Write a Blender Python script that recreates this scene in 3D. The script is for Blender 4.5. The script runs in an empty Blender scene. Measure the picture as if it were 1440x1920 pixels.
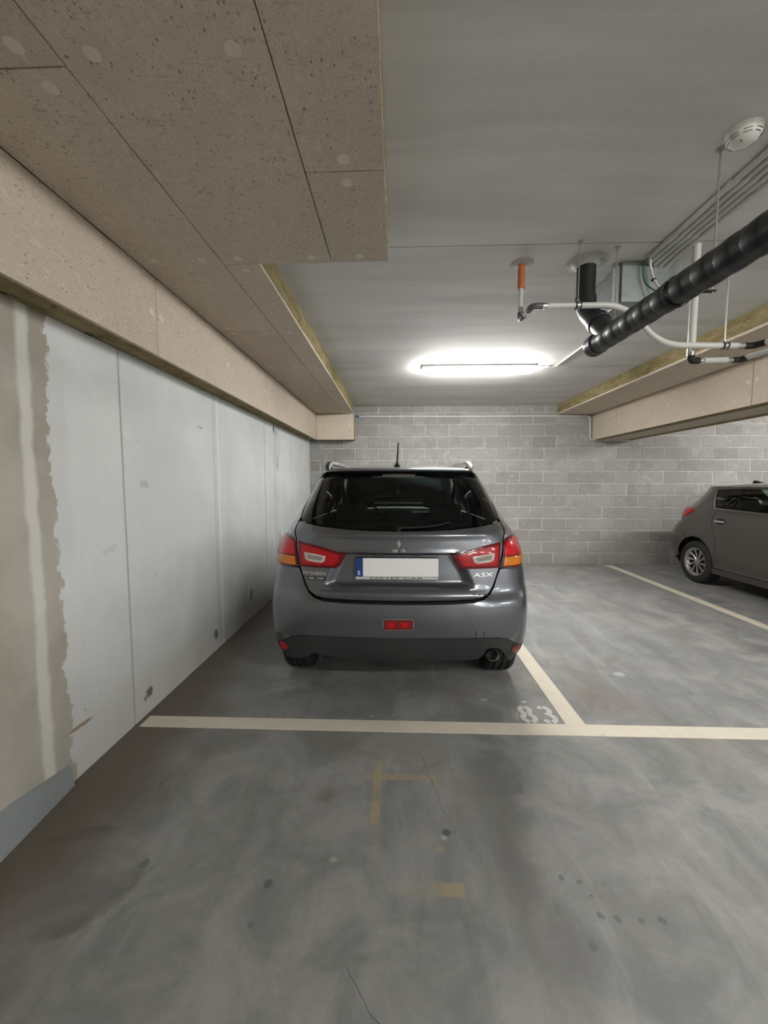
import bpy, bmesh, math, random
import numpy as np
from mathutils import Vector, Matrix, geometry
R = math.radians
random.seed(7)
scene = bpy.context.scene
COL = scene.collection

# ------------------------------------------------------------------ camera
F_PX = 740.0
CAM_H = 1.48
YAW = math.atan(25 / F_PX)
PITCH = math.atan(55 / F_PX * math.cos(YAW))
cam = bpy.data.cameras.new('camera')
cam.sensor_fit = 'HORIZONTAL'
cam.sensor_width = 36.0
cam.lens = 36.0 * F_PX / 1440.0
cam.clip_start = 0.02
camo = bpy.data.objects.new('camera', cam)
COL.objects.link(camo)
camo.location = (0, 0, CAM_H)
camo.rotation_euler = (R(90) - PITCH, 0, YAW)
scene.camera = camo

# ------------------------------------------------------------------ world, exposure
w = bpy.data.worlds.new('world')
scene.world = w
w.use_nodes = True
w.node_tree.nodes['Background'].inputs[0].default_value = (0.9, 0.95, 1, 1)
w.node_tree.nodes['Background'].inputs[1].default_value = 0.02
vs = scene.view_settings
vs.view_transform = 'Standard'
vs.look = 'None'
vs.exposure = 3.35
vs.gamma = 1.0
vs.use_curve_mapping = False
LAMP = 21.0          # emission strength of the fluorescent diffusers
scene.cycles.max_bounces = 10
scene.cycles.diffuse_bounces = 6
scene.cycles.glossy_bounces = 4
scene.cycles.transparent_max_bounces = 12
scene.cycles.sample_clamp_indirect = 6.0

# ------------------------------------------------------------------ pixel -> ray (frame 1440 x 1920)
FW = Vector((-math.sin(YAW) * math.cos(PITCH), math.cos(YAW) * math.cos(PITCH), -math.sin(PITCH)))
RT = Vector((math.cos(YAW), math.sin(YAW), 0))
UP = RT.cross(FW)
EYE = Vector((0, 0, CAM_H))


def ray(x, y):
    return FW + RT * ((x - 720) / F_PX) - UP * ((y - 960) / F_PX)


def at_y(x, y, Y):
    r = ray(x, y)
    return EYE + r * (Y / r.y)


def at_z(x, y, z):
    r = ray(x, y)
    return EYE + r * ((z - CAM_H) / r.z)


# ------------------------------------------------------------------ materials
class NT:
    """small helper around a node tree"""

    def __init__(s, name, rough=0.6, metal=0.0, spec=0.5, coat=0.0, coat_rough=0.05):
        s.m = bpy.data.materials.new(name)
        s.m.use_nodes = True
        s.t = s.m.node_tree
        s.b = s.t.nodes['Principled BSDF']
        s.b.inputs['Roughness'].default_value = rough
        s.b.inputs['Metallic'].default_value = metal
        s.b.inputs['Specular IOR Level'].default_value = spec
        s.b.inputs['Coat Weight'].default_value = coat
        s.b.inputs['Coat Roughness'].default_value = coat_rough
        s._pos = None

    def new(s, t):
        return s.t.nodes.new(t)

    def link(s, a, b):
        s.t.links.new(a, b)

    def put(s, v, sock):
        if hasattr(v, 'is_output'):
            s.link(v, sock)
        elif isinstance(v, (tuple, list)) and len(v) == 3 and sock.type == 'RGBA':
            sock.default_value = (*v, 1)
        else:
            sock.default_value = v

    @property
    def pos(s):
        if s._pos is None:
            s._pos = s.new('ShaderNodeNewGeometry').outputs['Position']
        return s._pos

    def obj(s):
        return s.new('ShaderNodeTexCoord').outputs['Object']

    def xyz(s, v=None):
        n = s.new('ShaderNodeSeparateXYZ')
        s.link(v or s.pos, n.inputs[0])
        return n.outputs

    def scaled(s, sc, v=None, loc=(0, 0, 0), rot=(0, 0, 0)):
        n = s.new('ShaderNodeMapping')
        s.link(v or s.pos, n.inputs[0])
        n.inputs['Scale'].default_value = sc
        n.inputs['Location'].default_value = loc
        n.inputs['Rotation'].default_value = rot
        return n.outputs[0]

    def noise(s, scale, detail=4, rough=0.6, v=None, dist=0.0):
        n = s.new('ShaderNodeTexNoise')
        s.link(v or s.pos, n.inputs['Vector'])
        n.inputs['Scale'].default_value = scale
        n.inputs['Detail'].default_value = detail
        n.inputs['Roughness'].default_value = rough
        n.inputs['Distortion'].default_value = dist
        return n.outputs[0]

    def voronoi(s, scale, v=None, feature='F1', out='Distance'):
        n = s.new('ShaderNodeTexVoronoi')
        n.feature = feature
        s.link(v or s.pos, n.inputs['Vector'])
        n.inputs['Scale'].default_value = scale
        return n.outputs[out]

    def math(s, op, a, b=0.0, clamp=False):
        n = s.new('ShaderNodeMath')
        n.operation = op
        n.use_clamp = clamp
        s.put(a, n.inputs[0])
        s.put(b, n.inputs[1])
        return n.outputs[0]

    def step(s, v, lo, hi):
        """0 below lo, 1 above hi (swap to invert)"""
        n = s.new('ShaderNodeMapRange')
        n.interpolation_type = 'SMOOTHSTEP'
        s.put(v, n.inputs['Value'])
        if lo < hi:
            n.inputs['From Min'].default_value = lo
            n.inputs['From Max'].default_value = hi
        else:
            n.inputs['From Min'].default_value = hi
            n.inputs['From Max'].default_value = lo
            n.inputs['To Min'].default_value = 1
            n.inputs['To Max'].default_value = 0
        return n.outputs['Result']

    def mul(s, *a):
        r = a[0]
        for b in a[1:]:
            r = s.math('MULTIPLY', r, b)
        return r

    def mix(s, fac, a, b, mode='MIX'):
        n = s.new('ShaderNodeMix')
        n.data_type = 'RGBA'
        n.blend_type = mode
        s.put(fac, n.inputs['Factor'])
        s.put(a, n.inputs[6])
        s.put(b, n.inputs[7])
        return n.outputs[2]

    def color(s, c):
        s.put(c, s.b.inputs['Base Color'])
        return s

    def rough(s, c):
        s.put(c, s.b.inputs['Roughness'])
        return s

    def bump(s, h, strength=0.3, dist=0.01):
        n = s.new('ShaderNodeBump')
        n.inputs['Strength'].default_value = strength
        n.inputs['Distance'].default_value = dist
        s.link(h, n.inputs['Height'])
        s.link(n.outputs[0], s.b.inputs['Normal'])
        return s


def plain(name, c, rough=0.5, metal=0.0, spec=0.5, coat=0.0, vary=0.06, scale=40, bump=0.0):
    """procedural plain material: colour with a little noise variation"""
    n = NT(name, rough, metal, spec, coat)
    f = n.noise(scale, 3, v=n.obj())
    lo = tuple(max(0, x * (1 - vary)) for x in c)
    hi = tuple(min(1, x * (1 + vary)) for x in c)
    n.color(n.mix(f, lo, hi))
    if bump:
        n.bump(f, bump, 0.002)
    return n.m


M = {}


def make_materials():
    # --- floor: stained, lightly polished concrete
    n = NT('floor_concrete', 0.5, spec=0.4)
    x, y, z = n.xyz()
    big = n.noise(0.8, 5, 0.6, dist=0.6)
    mid = n.noise(3.2, 6, 0.62, dist=0.8)
    fine = n.noise(38, 5, 0.7)
    streak = n.noise(2.0, 6, 0.65, v=n.scaled((2.6, 0.5, 1), rot=(0, 0, R(-38))), dist=0.5)
    c = n.mix(n.step(mid, 0.33, 0.68), (0.199, 0.203, 0.199), (0.318, 0.317, 0.304))
    c = n.mix(n.mul(n.step(big, 0.46, 0.66), 0.55), c, (0.229, 0.236, 0.246))
    c = n.mix(n.mul(n.step(n.noise(1.35, 5, 0.6, dist=1.0, v=n.scaled((1, 1, 1), loc=(4, 2, 0))), 0.52, 0.7), 0.45), c, (0.242, 0.210, 0.173))
    c = n.mix(n.mul(n.step(streak, 0.5, 0.68), 0.4), c, (0.163, 0.163, 0.155))
    c = n.mix(n.mul(n.step(streak, 0.46, 0.30), 0.4), c, (0.393, 0.393, 0.383))
    c = n.mix(n.mul(n.step(fine, 0.45, 0.75), 0.22), c, (0.144, 0.144, 0.131))
    # brown stain band along the left wall, with the shade beside the car painted in
    lw = n.math('ADD', x, n.mul(n.math('SUBTRACT', big, 0.5), 0.9))
    c = n.mix(n.mul(n.step(lw, -0.95, -1.5), n.math('ADD', 0.62, n.mul(n.step(y, 4.2, 2.6), 0.3))), c, (0.138, 0.115, 0.086))
    # grease band from the car, towards the viewer
    gx = n.math('ABSOLUTE', n.math('SUBTRACT', n.math('ADD', x, n.mul(n.math('SUBTRACT', mid, 0.5), 0.35)), 0.47))
    c = n.mix(n.mul(n.step(gx, 0.16, 0.03), n.step(y, 2.3, 1.9), n.step(y, 0.7, 1.4), 0.42), c, (0.131, 0.128, 0.115))
    wob = n.mul(n.math('SUBTRACT', n.noise(22, 4, 0.7), 0.5), 0.03)
    xw = n.math('ADD', x, wob)
    yw = n.math('ADD', y, wob)

    def rect(x0, x1, y0, y1, e=0.008):
        return n.mul(n.step(xw, x0 - e, x0 + e), n.step(xw, x1 + e, x1 - e), n.step(yw, y0 - e, y0 + e), n.step(yw, y1 + e, y1 - e))

    worn = n.step(n.noise(11, 5, 0.7), 0.33, 0.62)
    tape = (0.393, 0.321, 0.197)
    for (x0, x1, y0, y1, k) in ((-0.115, -0.075, 1.60, 2.0, 0.85), (-0.11, -0.07, 1.42, 1.60, 0.30), (-0.16, 0.20, 1.865, 1.905, 0.75),
                                (0.13, 0.25, 1.315, 1.365, 0.8), (0.02, 0.13, 1.315, 1.36, 0.3), (0.165, 0.195, 1.49, 1.51, 0.8)):
        c = n.mix(n.mul(rect(x0, x1, y0, y1), n.math('ADD', n.mul(worn, 0.6), 0.4), k), c, tape)

    def disc(cx, cy, r0, r1, sx=1.0):
        dx = n.mul(n.math('SUBTRACT', xw, cx), sx)
        dy = n.math('SUBTRACT', yw, cy)
        d = n.math('SQRT', n.math('ADD', n.mul(dx, dx), n.mul(dy, dy)))
        return n.step(d, r1, r0)

    for (cx, cy, r, k) in ((0.212, 1.578, 0.017, 0.85), (-0.474, 1.341, 0.016, 0.7), (0.245, 1.58, 0.006, 0.6), (-0.49, 1.20, 0.012, 0.35),
                           (0.62, 1.40, 0.010, 0.6), (0.68, 1.385, 0.009, 0.5), (0.70, 1.27, 0.013, 0.5), (0.75, 1.26, 0.013, 0.5),
                           (0.83, 1.26, 0.010, 0.4), (0.90, 1.26, 0.014, 0.5), (0.63, 1.18, 0.014, 0.35), (0.70, 1.335, 0.006, 0.7),
                           (-1.16, 1.80, 0.010, 0.6), (-0.98, 1.40, 0.02, 0.5)):
        c = n.mix(n.mul(disc(cx, cy, r * 0.7, r * 1.25), k), c, (0.072, 0.079, 0.076))
    for (cx, cy, r, k) in ((0.20, 1.553, 0.012, 0.5), (-0.25, 1.44, 0.014, 0.4), (1.72, 3.02, 0.035, 0.6), (0.60, 2.62, 0.02, 0.5),
                           (-0.16, 2.40, 0.012, 0.5), (-0.02, 2.42, 0.01, 0.5), (0.86, 2.60, 0.015, 0.8)):
        c = n.mix(n.mul(disc(cx, cy, r * 0.5, r * 1.2, 0.7), k), c, (0.551, 0.551, 0.524))
    c = n.mix(n.mul(disc(-0.33, 1.76, 0.01, 0.08), 0.5), c, (0.151, 0.111, 0.085))
    c = n.mix(n.mul(disc(1.45, 2.62, 0.02, 0.26, 0.6), 0.30), c, (0.210, 0.118, 0.092))
    # old puddle ring close to the wall
    ring = n.math('SUBTRACT', disc(-1.24, 1.335, 0.215, 0.235, 0.8), n.mul(disc(-1.24, 1.335, 0.15, 0.215, 0.8), 0.72))
    c = n.mix(n.mul(ring, n.step(n.noise(5, 5), 0.40, 0.6), 0.45), c, (0.068, 0.063, 0.052))

    # hairline cracks
    def crack(x0, y0, x1, y1, wd=0.0025):
        L = math.hypot(x1 - x0, y1 - y0)
        ux, uy = (x1 - x0) / L, (y1 - y0) / L
        w2 = n.mul(n.math('SUBTRACT', n.noise(9, 2), 0.5), 0.05)
        px = n.math('SUBTRACT', n.math('ADD', x, w2), x0)
        py = n.math('SUBTRACT', y, y0)
        a = n.math('ADD', n.mul(px, ux), n.mul(py, uy))
        b = n.math('ABSOLUTE', n.math('SUBTRACT', n.mul(px, -uy), n.mul(py, -ux)))
        return n.mul(n.step(b, wd, wd * 0.4), n.step(a, 0, 0.02), n.step(a, L, L - 0.02))

    for q in ((0.122, 2.10, 0.215, 1.66), (-0.155, 1.105, 0.0, 0.90)):
        c = n.mix(n.mul(crack(*q), 0.7), c, (0.066, 0.066, 0.066))
    n.color(c)
    n.rough(n.math('ADD', 0.46, n.mul(mid, 0.22)))
    n.bump(n.math('ADD', n.mul(fine, 0.5), mid), 0.10, 0.004)
    M['floor'] = n.m

    # --- left wall: pale cast concrete, beige coating with a ragged edge
    n = NT('wall_cast_concrete', 0.75, spec=0.25)
    x, y, z = n.xyz()
    c = n.mix(n.step(n.noise(1.3, 5, 0.6), 0.35, 0.7), (0.616, 0.643, 0.649), (0.704, 0.721, 0.710))
    c = n.mix(n.mul(n.step(n.noise(5, 6, 0.7), 0.5, 0.75), 0.35), c, (0.550, 0.567, 0.561))
    vst = n.noise(3.5, 5, 0.6, v=n.scaled((1, 1.0, 0.08)))
    c = n.mix(n.mul(n.step(vst, 0.55, 0.72), 0.3), c, (0.528, 0.539, 0.528))
    # dirt towards the foot
    ft = n.math('ADD', z, n.mul(n.math('SUBTRACT', n.noise(2.5, 5, 0.65), 0.5), 0.6))
    c = n.mix(n.mul(n.step(ft, 0.60, 0.05), 0.5), c, (0.462, 0.440, 0.385))
    pits = n.voronoi(9, n.scaled((1, 1, 0.75)))
    c = n.mix(n.mul(n.step(pits, 0.06, 0.035), n.step(n.noise(3, 2), 0.45, 0.6), 0.75), c, (0.264, 0.253, 0.231))
    # formwork bands
    for yy, wd, k, cc in ((2.262, 0.014, 0.55, (0.396, 0.407, 0.396)), (3.42, 0.03, 0.5, (0.484, 0.495, 0.484)), (3.50, 0.03, 0.6, (0.792, 0.803, 0.792)),
                          (4.74, 0.02, 0.5, (0.418, 0.429, 0.418)), (5.15, 0.05, 0.45, (0.440, 0.440, 0.418)), (5.42, 0.03, 0.4, (0.792, 0.803, 0.792))):
        d = n.math('ABSOLUTE', n.math('SUBTRACT', n.math('ADD', y, n.mul(n.math('SUBTRACT', n.noise(6, 4), 0.5), 0.012)), yy))
        c = n.mix(n.mul(n.step(d, wd, wd * 0.4), k), c, cc)
    # black drips under the beam, scuffs near the floor
    wv = n.mul(n.math('SUBTRACT', n.noise(14, 4, 0.7), 0.5), 0.10)
    yw = n.math('ADD', y, wv)
    zw = n.math('ADD', z, wv)

    def blot(cy, cz, ry, rz, k, cc):
        nonlocal c
        a = n.math('DIVIDE', n.math('SUBTRACT', yw, cy), ry)
        b = n.math('DIVIDE', n.math('SUBTRACT', zw, cz), rz)
        d = n.math('SQRT', n.math('ADD', n.mul(a, a), n.mul(b, b)))
        c = n.mix(n.mul(n.step(d, 1.1, 0.55), k), c, cc)

    for q in ((5.12, 2.17, 0.03, 0.09, 0.9), (5.22, 2.12, 0.02, 0.06, 0.8), (5.25, 1.75, 0.03, 0.14, 0.5), (2.41, 0.13, 0.05, 0.035, 0.85), (2.36, 0.10, 0.02, 0.02, 0.7),
              (3.35, 0.14, 0.05, 0.06, 0.8), (4.2, 0.25, 0.05, 0.08, 0.6), (3.20, 1.93, 0.035, 0.012, 0.7), (3.15, 1.92, 0.02, 0.01, 0.5)):
        blot(*q, (0.077, 0.072, 0.061))
    for q in ((2.45, 1.47, 0.06, 0.03, 0.45), (2.12, 1.1, 0.06, 0.03, 0.25), (1.77, 2.0, 0.04, 0.05, 0.4)):
        blot(*q, (0.385, 0.352, 0.275))
    # rust streak
    sl = n.math('SUBTRACT', n.math('SUBTRACT', n.math('ADD', z, n.mul(wv, 0.12)), 0.256), n.mul(n.math('SUBTRACT', y, 1.80), -0.05))
    c = n.mix(n.mul(n.step(n.math('ABSOLUTE', sl), 0.014, 0.004), n.step(y, 1.74, 1.78), n.step(y, 1.95, 1.91), 0.85), c, (0.264, 0.165, 0.066))
    # beige coating
    edge = n.math('ADD', y, n.mul(n.math('SUBTRACT', n.noise(7, 6, 0.75, v=n.scaled((1, 1, 0.9))), 0.5), 0.20))
    edge = n.math('ADD', edge, n.mul(n.math('SUBTRACT', z, 1.1), 0.012))
    coat = n.step(edge, 1.80, 1.79)
    beige = n.mix(n.step(n.noise(2.2, 5, 0.6), 0.35, 0.65), (0.363, 0.336, 0.281), (0.462, 0.435, 0.380))
    d = n.math('ABSOLUTE', n.math('SUBTRACT', n.math('ADD', y, n.mul(n.math('SUBTRACT', n.noise(5, 5, 0.7), 0.5), 0.06)), 1.675))
    beige = n.mix(n.mul(n.step(d, 0.042, 0.015), 0.85), beige, (0.660, 0.660, 0.621))
    c = n.mix(coat, c, beige)
    n.color(c)
    n.bump(n.math('ADD', n.noise(30, 5, 0.7), n.mul(coat, 0.6)), 0.18, 0.004)
    M['wall_left'] = n.m

    # --- ceiling: smooth precast planks
    n = NT('ceiling_concrete', 0.8, spec=0.2)
    v = n.noise(2.2, 6, 0.6, v=n.scaled((0.25, 1.6, 1)), dist=0.4)
    c = n.mix(n.step(v, 0.3, 0.7), (0.585, 0.578, 0.553), (0.710, 0.701, 0.669))
    c = n.mix(n.mul(n.step(n.noise(0.9, 5, 0.6), 0.5, 0.7), 0.35), c, (0.611, 0.561, 0.520))
    c = n.mix(n.mul(n.step(n.noise(60, 4, 0.7), 0.5, 0.8), 0.2), c, (0.413, 0.413, 0.396))
    n.color(c)
    n.bump(v, 0.08, 0.004)
    M['ceiling'] = n.m

    # --- concrete block
    n = NT('concrete_block', 0.9, spec=0.15)
    oi = n.new('ShaderNodeObjectInfo').outputs['Random']
    c = n.mix(oi, (0.270, 0.262, 0.247), (0.360, 0.352, 0.334))
    c = n.mix(n.mul(n.step(n.noise(3.0, 5, 0.7), 0.42, 0.62), 0.55), c, (0.302, 0.294, 0.277))
    c = n.mix(n.mul(n.step(n.noise(75, 4, 0.8), 0.48, 0.72), 0.45), c, (0.185, 0.176, 0.164))
    c = n.mix(n.mul(n.step(n.noise(1.2, 5, 0.6), 0.52, 0.68), 0.5), c, (0.420, 0.412, 0.391))
    c = n.mix(n.mul(n.step(n.noise(5.5, 6, 0.75, dist=1.0), 0.53, 0.66), 0.5), c, (0.46, 0.45, 0.425))
    c = n.mix(n.mul(n.step(n.noise(2.1, 5, 0.7, v=n.scaled((1, 1, 2), loc=(7, 0, 3))), 0.54, 0.66), 0.45), c, (0.235, 0.226, 0.205))
    # darker and browner towards the foot
    x, y, z = n.xyz()
    c = n.mix(n.mul(n.step(z, 0.5, 0.02), 0.35), c, (0.252, 0.227, 0.202))
    n.color(c)
    n.bump(n.noise(110, 5, 0.8), 0.5, 0.004)
    M['block'] = n.m
    n = NT('mortar', 0.9, spec=0.15)
    c = n.mix(n.step(n.noise(4, 5, 0.7), 0.35, 0.65), (0.353, 0.344, 0.323), (0.504, 0.496, 0.470))
    n.color(c)
    n.bump(n.noise(90, 5, 0.8), 0.4, 0.004)
    M['mortar'] = n.m

    # --- wood-wool insulation board: face and mineral core
    n = NT('wood_wool_face', 0.95, spec=0.1)
    oi = n.new('ShaderNodeObjectInfo').outputs['Random']
    c = n.mix(oi, (0.561, 0.481, 0.392), (0.627, 0.547, 0.450))
    fib1 = n.noise(60, 4, 0.75, v=n.scaled((1.0, 0.35, 1.0), rot=(R(20), R(15), R(25))))
    fib2 = n.noise(60, 4, 0.75, v=n.scaled((0.35, 1.0, 1.0), rot=(R(-15), R(25), R(-30))))
    c = n.mix(n.mul(n.step(fib1, 0.5, 0.72), 0.55), c, (0.754, 0.684, 0.575))
    c = n.mix(n.mul(n.step(fib2, 0.54, 0.70), 0.6), c, (0.335, 0.271, 0.212))
    grain = n.noise(230, 3, 0.75)
    c = n.mix(n.mul(n.step(grain, 0.56, 0.72), 0.55), c, (0.20, 0.16, 0.125))
    c = n.mix(n.mul(n.step(grain, 0.44, 0.30), 0.45), c, (0.80, 0.73, 0.62))
    c = n.mix(n.mul(n.step(n.noise(2.2, 5, 0.6), 0.45, 0.7), 0.3), c, (0.485, 0.420, 0.336))
    spk = n.voronoi(62, n.scaled((1, 0.5, 1), rot=(R(20), R(10), R(35))))
    spk2 = n.voronoi(120, n.scaled((0.6, 1, 1), rot=(R(-25), R(15), R(-30)), loc=(3, 5, 1)))
    c = n.mix(n.mul(n.step(spk2, 0.24, 0.12), n.step(n.noise(9, 3), 0.36, 0.55), 0.6), c, (0.15, 0.115, 0.09))
    c = n.mix(n.mul(n.step(spk, 0.21, 0.12), n.step(n.noise(14, 3), 0.40, 0.58), 0.75), c, (0.118, 0.088, 0.071))
    n.color(c)
    n.bump(n.math('ADD', fib1, fib2), 0.6, 0.004)
    M['board'] = n.m
    n = NT('mineral_core', 0.95, spec=0.1)
    c = n.mix(n.step(n.noise(14, 6, 0.7, v=n.scaled((1, 0.4, 1.6))), 0.3, 0.7), (0.194, 0.154, 0.069), (0.356, 0.295, 0.162))
    c = n.mix(n.mul(n.step(n.noise(16, 3, 0.8, v=n.scaled((1, 0.5, 2), loc=(3, 1, 0))), 0.63, 0.68), 0.9), c, (0.033, 0.028, 0.016))
    n.color(c)
    n.bump(n.noise(50, 5, 0.8), 0.7, 0.008)
    M['core'] = n.m
    M['disc'] = plain('fixing_disc_plastic', (0.68, 0.615, 0.525), 0.7)

    # --- paints on the floor
    n = NT('line_paint', 0.6, spec=0.3)
    c = n.mix(n.noise(6, 5, 0.7), (0.611, 0.559, 0.448), (0.780, 0.728, 0.617))
    c = n.mix(n.mul(n.step(n.noise(17, 6, 0.75), 0.58, 0.72), 0.6), c, (0.429, 0.390, 0.319))
    n.color(c)
    M['line'] = n.m
    n = NT('number_paint', 0.6, spec=0.3)
    c = n.mix(n.step(n.noise(25, 4, 0.7), 0.3, 0.7), (0.54, 0.53, 0.51), (0.65, 0.643, 0.624))
    n.color(c)
    M['number'] = n.m
    n = NT('cove_coating', 0.5, spec=0.4)
    c = n.mix(n.noise(5, 5, 0.7), (0.195, 0.215, 0.221), (0.305, 0.325, 0.332))
    n.color(c)
    M['cove'] = n.m

    # --- pipes and fittings
    M['black_pipe'] = plain('black_pvc', (0.012, 0.013, 0.015), 0.42, spec=0.5, vary=0.4, scale=12)
    M['white_pipe'] = plain('white_multilayer', (0.62, 0.62, 0.575), 0.35)
    M['orange'] = plain('orange_sleeve', (0.52, 0.145, 0.062), 0.6, vary=0.15)
    M['elbow'] = plain('grey_elbow_plastic', (0.10, 0.10, 0.11), 0.4)
    M['rubber'] = plain('black_rubber', (0.012, 0.012, 0.012), 0.7)
    M['chrome'] = plain('bright_steel', (0.72, 0.72, 0.70), 0.18, 1.0)
    M['zinc'] = plain('zinc_rod', (0.50, 0.50, 0.47), 0.35, 0.9)
    M['galva'] = plain('galvanised_sheet', (0.33, 0.36, 0.35), 0.38, 0.8, vary=0.25, scale=14)
    M['conduit'] = plain('grey_conduit', (0.52, 0.52, 0.50), 0.5)
    M['white_conduit'] = plain('white_conduit', (0.66, 0.66, 0.63), 0.4)
    M['green_wire'] = plain('green_wire', (0.03, 0.12, 0.06), 0.5)
    M['blue_plastic'] = plain('blue_connector', (0.02, 0.12, 0.32), 0.4)
    M['seal'] = plain('mortar_seal', (0.44, 0.44, 0.41), 0.9, vary=0.3, scale=60, bump=0.6)
    M['detector'] = plain('detector_plastic', (0.72, 0.72, 0.66), 0.4)
    M['slot'] = plain('dark_slot', (0.08, 0.08, 0.07), 0.6)
    M['fixture'] = plain('fixture_housing', (0.78, 0.78, 0.77), 0.45)
    n = NT('fluorescent_diffuser', 0.4)
    n.color((0.9, 0.9, 0.9))
    n.b.inputs['Emission Color'].default_value = (1.0, 0.985, 0.96, 1)
    n.b.inputs['Emission Strength'].default_value = LAMP
    M['diffuser'] = n.m

    # --- cars
    def paint(name, c, metal, rough):
        n = NT(name, rough, metal, 0.5, 1.0, 0.04)
        f = n.noise(900, 2, v=n.obj())
        dirt = n.noise(5, 4, 0.6, v=n.obj())
        cc = n.mix(f, tuple(k * 0.85 for k in c), tuple(k * 1.15 for k in c))
        n.color(n.mix(n.mul(dirt, 0.10), cc, (0.12, 0.12, 0.115)))
        return n.m

    M['paint_grey'] = paint('metallic_grey_paint', (0.150, 0.160, 0.178), 0.75, 0.33)
    M['paint_brown'] = paint('brown_grey_paint', (0.085, 0.073, 0.065), 0.55, 0.38)
    M['gap'] = plain('black_gap', (0.006, 0.006, 0.006), 0.8)
    M['clad'] = plain('dark_cladding', (0.028, 0.030, 0.032), 0.55, vary=0.2, scale=200)
    M['tyre'] = plain('tyre_rubber', (0.014, 0.014, 0.014), 0.75, vary=0.25, scale=60)
    M['alloy'] = plain('alloy_rim', (0.58, 0.57, 0.55), 0.25, 0.95)
    M['brake'] = plain('brake_dark', (0.03, 0.03, 0.03), 0.5, 0.5)
    M['interior'] = plain('interior_black', (0.010, 0.010, 0.011), 0.8)
    M['fabric'] = plain('seat_fabric', (0.012, 0.012, 0.013), 0.9, vary=0.2, scale=150)
    M['mirror'] = plain('mirror_glass', (0.4, 0.42, 0.42), 0.05, 1.0)
    M['lens_red'] = lens('red_lens', (0.50, 0.004, 0.010))
    M['lens_dark_red'] = lens('dark_red_lens', (0.15, 0.003, 0.006))
    M['lens_bright_red'] = lens('bright_red_lens', (0.68, 0.008, 0.014))
    M['lens_amber'] = lens('amber_lens', (0.72, 0.22, 0.01))
    M['lens_clear'] = lens('clear_lens', (0.62, 0.57, 0.52))
    M['lens_bowl'] = lens('bulb_bowl_lens', (0.30, 0.26, 0.23))
    M['lens_refl'] = lens('reflector_lens', (0.23, 0.02, 0.02))
    M['brake_lens'] = lens('dim_brake_lens', (0.16, 0.13, 0.13))
    M['badge'] = plain('satin_chrome', (0.70, 0.70, 0.70), 0.3, 0.6)
    M['plate'] = plain('plate_white', (0.86, 0.86, 0.86), 0.35, vary=0.01)
    M['plate_blue'] = plain('plate_blue', (0.012, 0.05, 0.20), 0.35)
    M['plate_frame'] = plain('plate_holder_black', (0.012, 0.012, 0.012), 0.5)
    M['holder_text'] = plain('holder_text_black', (0.015, 0.015, 0.015), 0.6)
    M['holder'] = plain('holder_silver', (0.55, 0.55, 0.54), 0.4)
    M['glass_tint'] = glass('tinted_glass', (0.37, 0.46, 0.43), 0.85)
    M['glass_clear'] = glass('green_clear_glass', (0.70, 0.88, 0.80), 0.85)
    M['glass_side'] = glass('green_side_glass', (0.66, 0.85, 0.76), 0.85)
    M['ceramic'] = plain('glass_black_border', (0.006, 0.006, 0.007), 0.12)


def lens(name, c):
    n = NT(name, 0.25, 0.0, 0.25, 0.5, 0.02)
    v = n.voronoi(160, n.obj())
    n.color(n.mix(n.mul(n.step(v, 0.2, 0.6), 0.5), c, tuple(k * 0.65 for k in c)))
    n.bump(v, 0.10, 0.001)
    return n.m


def glass(name, tint, gloss):
    """thin automotive glass: tinted see-through sheet with a fresnel reflection"""
    m = bpy.data.materials.new(name)
    m.use_nodes = True
    t = m.node_tree
    t.nodes.remove(t.nodes['Principled BSDF'])
    tr = t.nodes.new('ShaderNodeBsdfTransparent')
    nz = t.nodes.new('ShaderNodeTexNoise')
    nz.inputs['Scale'].default_value = 3
    mx = t.nodes.new('ShaderNodeMix')
    mx.data_type = 'RGBA'
    mx.inputs[6].default_value = (*[k * 0.96 for k in tint], 1)
    mx.inputs[7].default_value = (*tint, 1)
    t.links.new(nz.outputs[0], mx.inputs['Factor'])
    t.links.new(mx.outputs[2], tr.inputs[0])
    gl = t.nodes.new('ShaderNodeBsdfGlossy')
    gl.inputs['Roughness'].default_value = 0.02
    gl.inputs['Color'].default_value = (gloss, gloss, gloss, 1)
    fr = t.nodes.new('ShaderNodeFresnel')
    fr.inputs['IOR'].default_value = 1.45
    ms = t.nodes.new('ShaderNodeMixShader')
    t.links.new(fr.outputs[0], ms.inputs[0])
    t.links.new(tr.outputs[0], ms.inputs[1])
    t.links.new(gl.outputs[0], ms.inputs[2])
    t.links.new(ms.outputs[0], t.nodes['Material Output'].inputs['Surface'])
    return m


make_materials()


# ------------------------------------------------------------------ object helpers
def empty(name, loc=(0, 0, 0), rotz=0.0, parent=None):
    o = bpy.data.objects.new(name, None)
    COL.objects.link(o)
    o.location = loc
    o.rotation_euler = (0, 0, rotz)
    o.empty_display_size = 0.05
    if parent:
        o.parent = parent
    return o


def tag(o, label=None, cat=None, group=None, kind=None):
    if label:
        o['label'] = label
    if cat:
        o['category'] = cat
    if group:
        o['group'] = group
    if kind:
        o['kind'] = kind
    return o


def link(name, me, mat, parent=None, smooth=None):
    me.name = name
    if mat is not None:
        for mm in (mat if isinstance(mat, (list, tuple)) else [mat]):
            me.materials.append(mm)
    if smooth is not None:
        me.polygons.foreach_set('use_smooth', [True] * len(me.polygons))
        me.set_sharp_from_angle(angle=R(smooth))
    o = bpy.data.objects.new(name, me)
    COL.objects.link(o)
    if parent:
        o.parent = parent
    return o


def mesh(vs_, fs):
    me = bpy.data.meshes.new('m')
    me.from_pydata([tuple(v) for v in vs_], [], fs)
    me.update()
    return me


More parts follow.
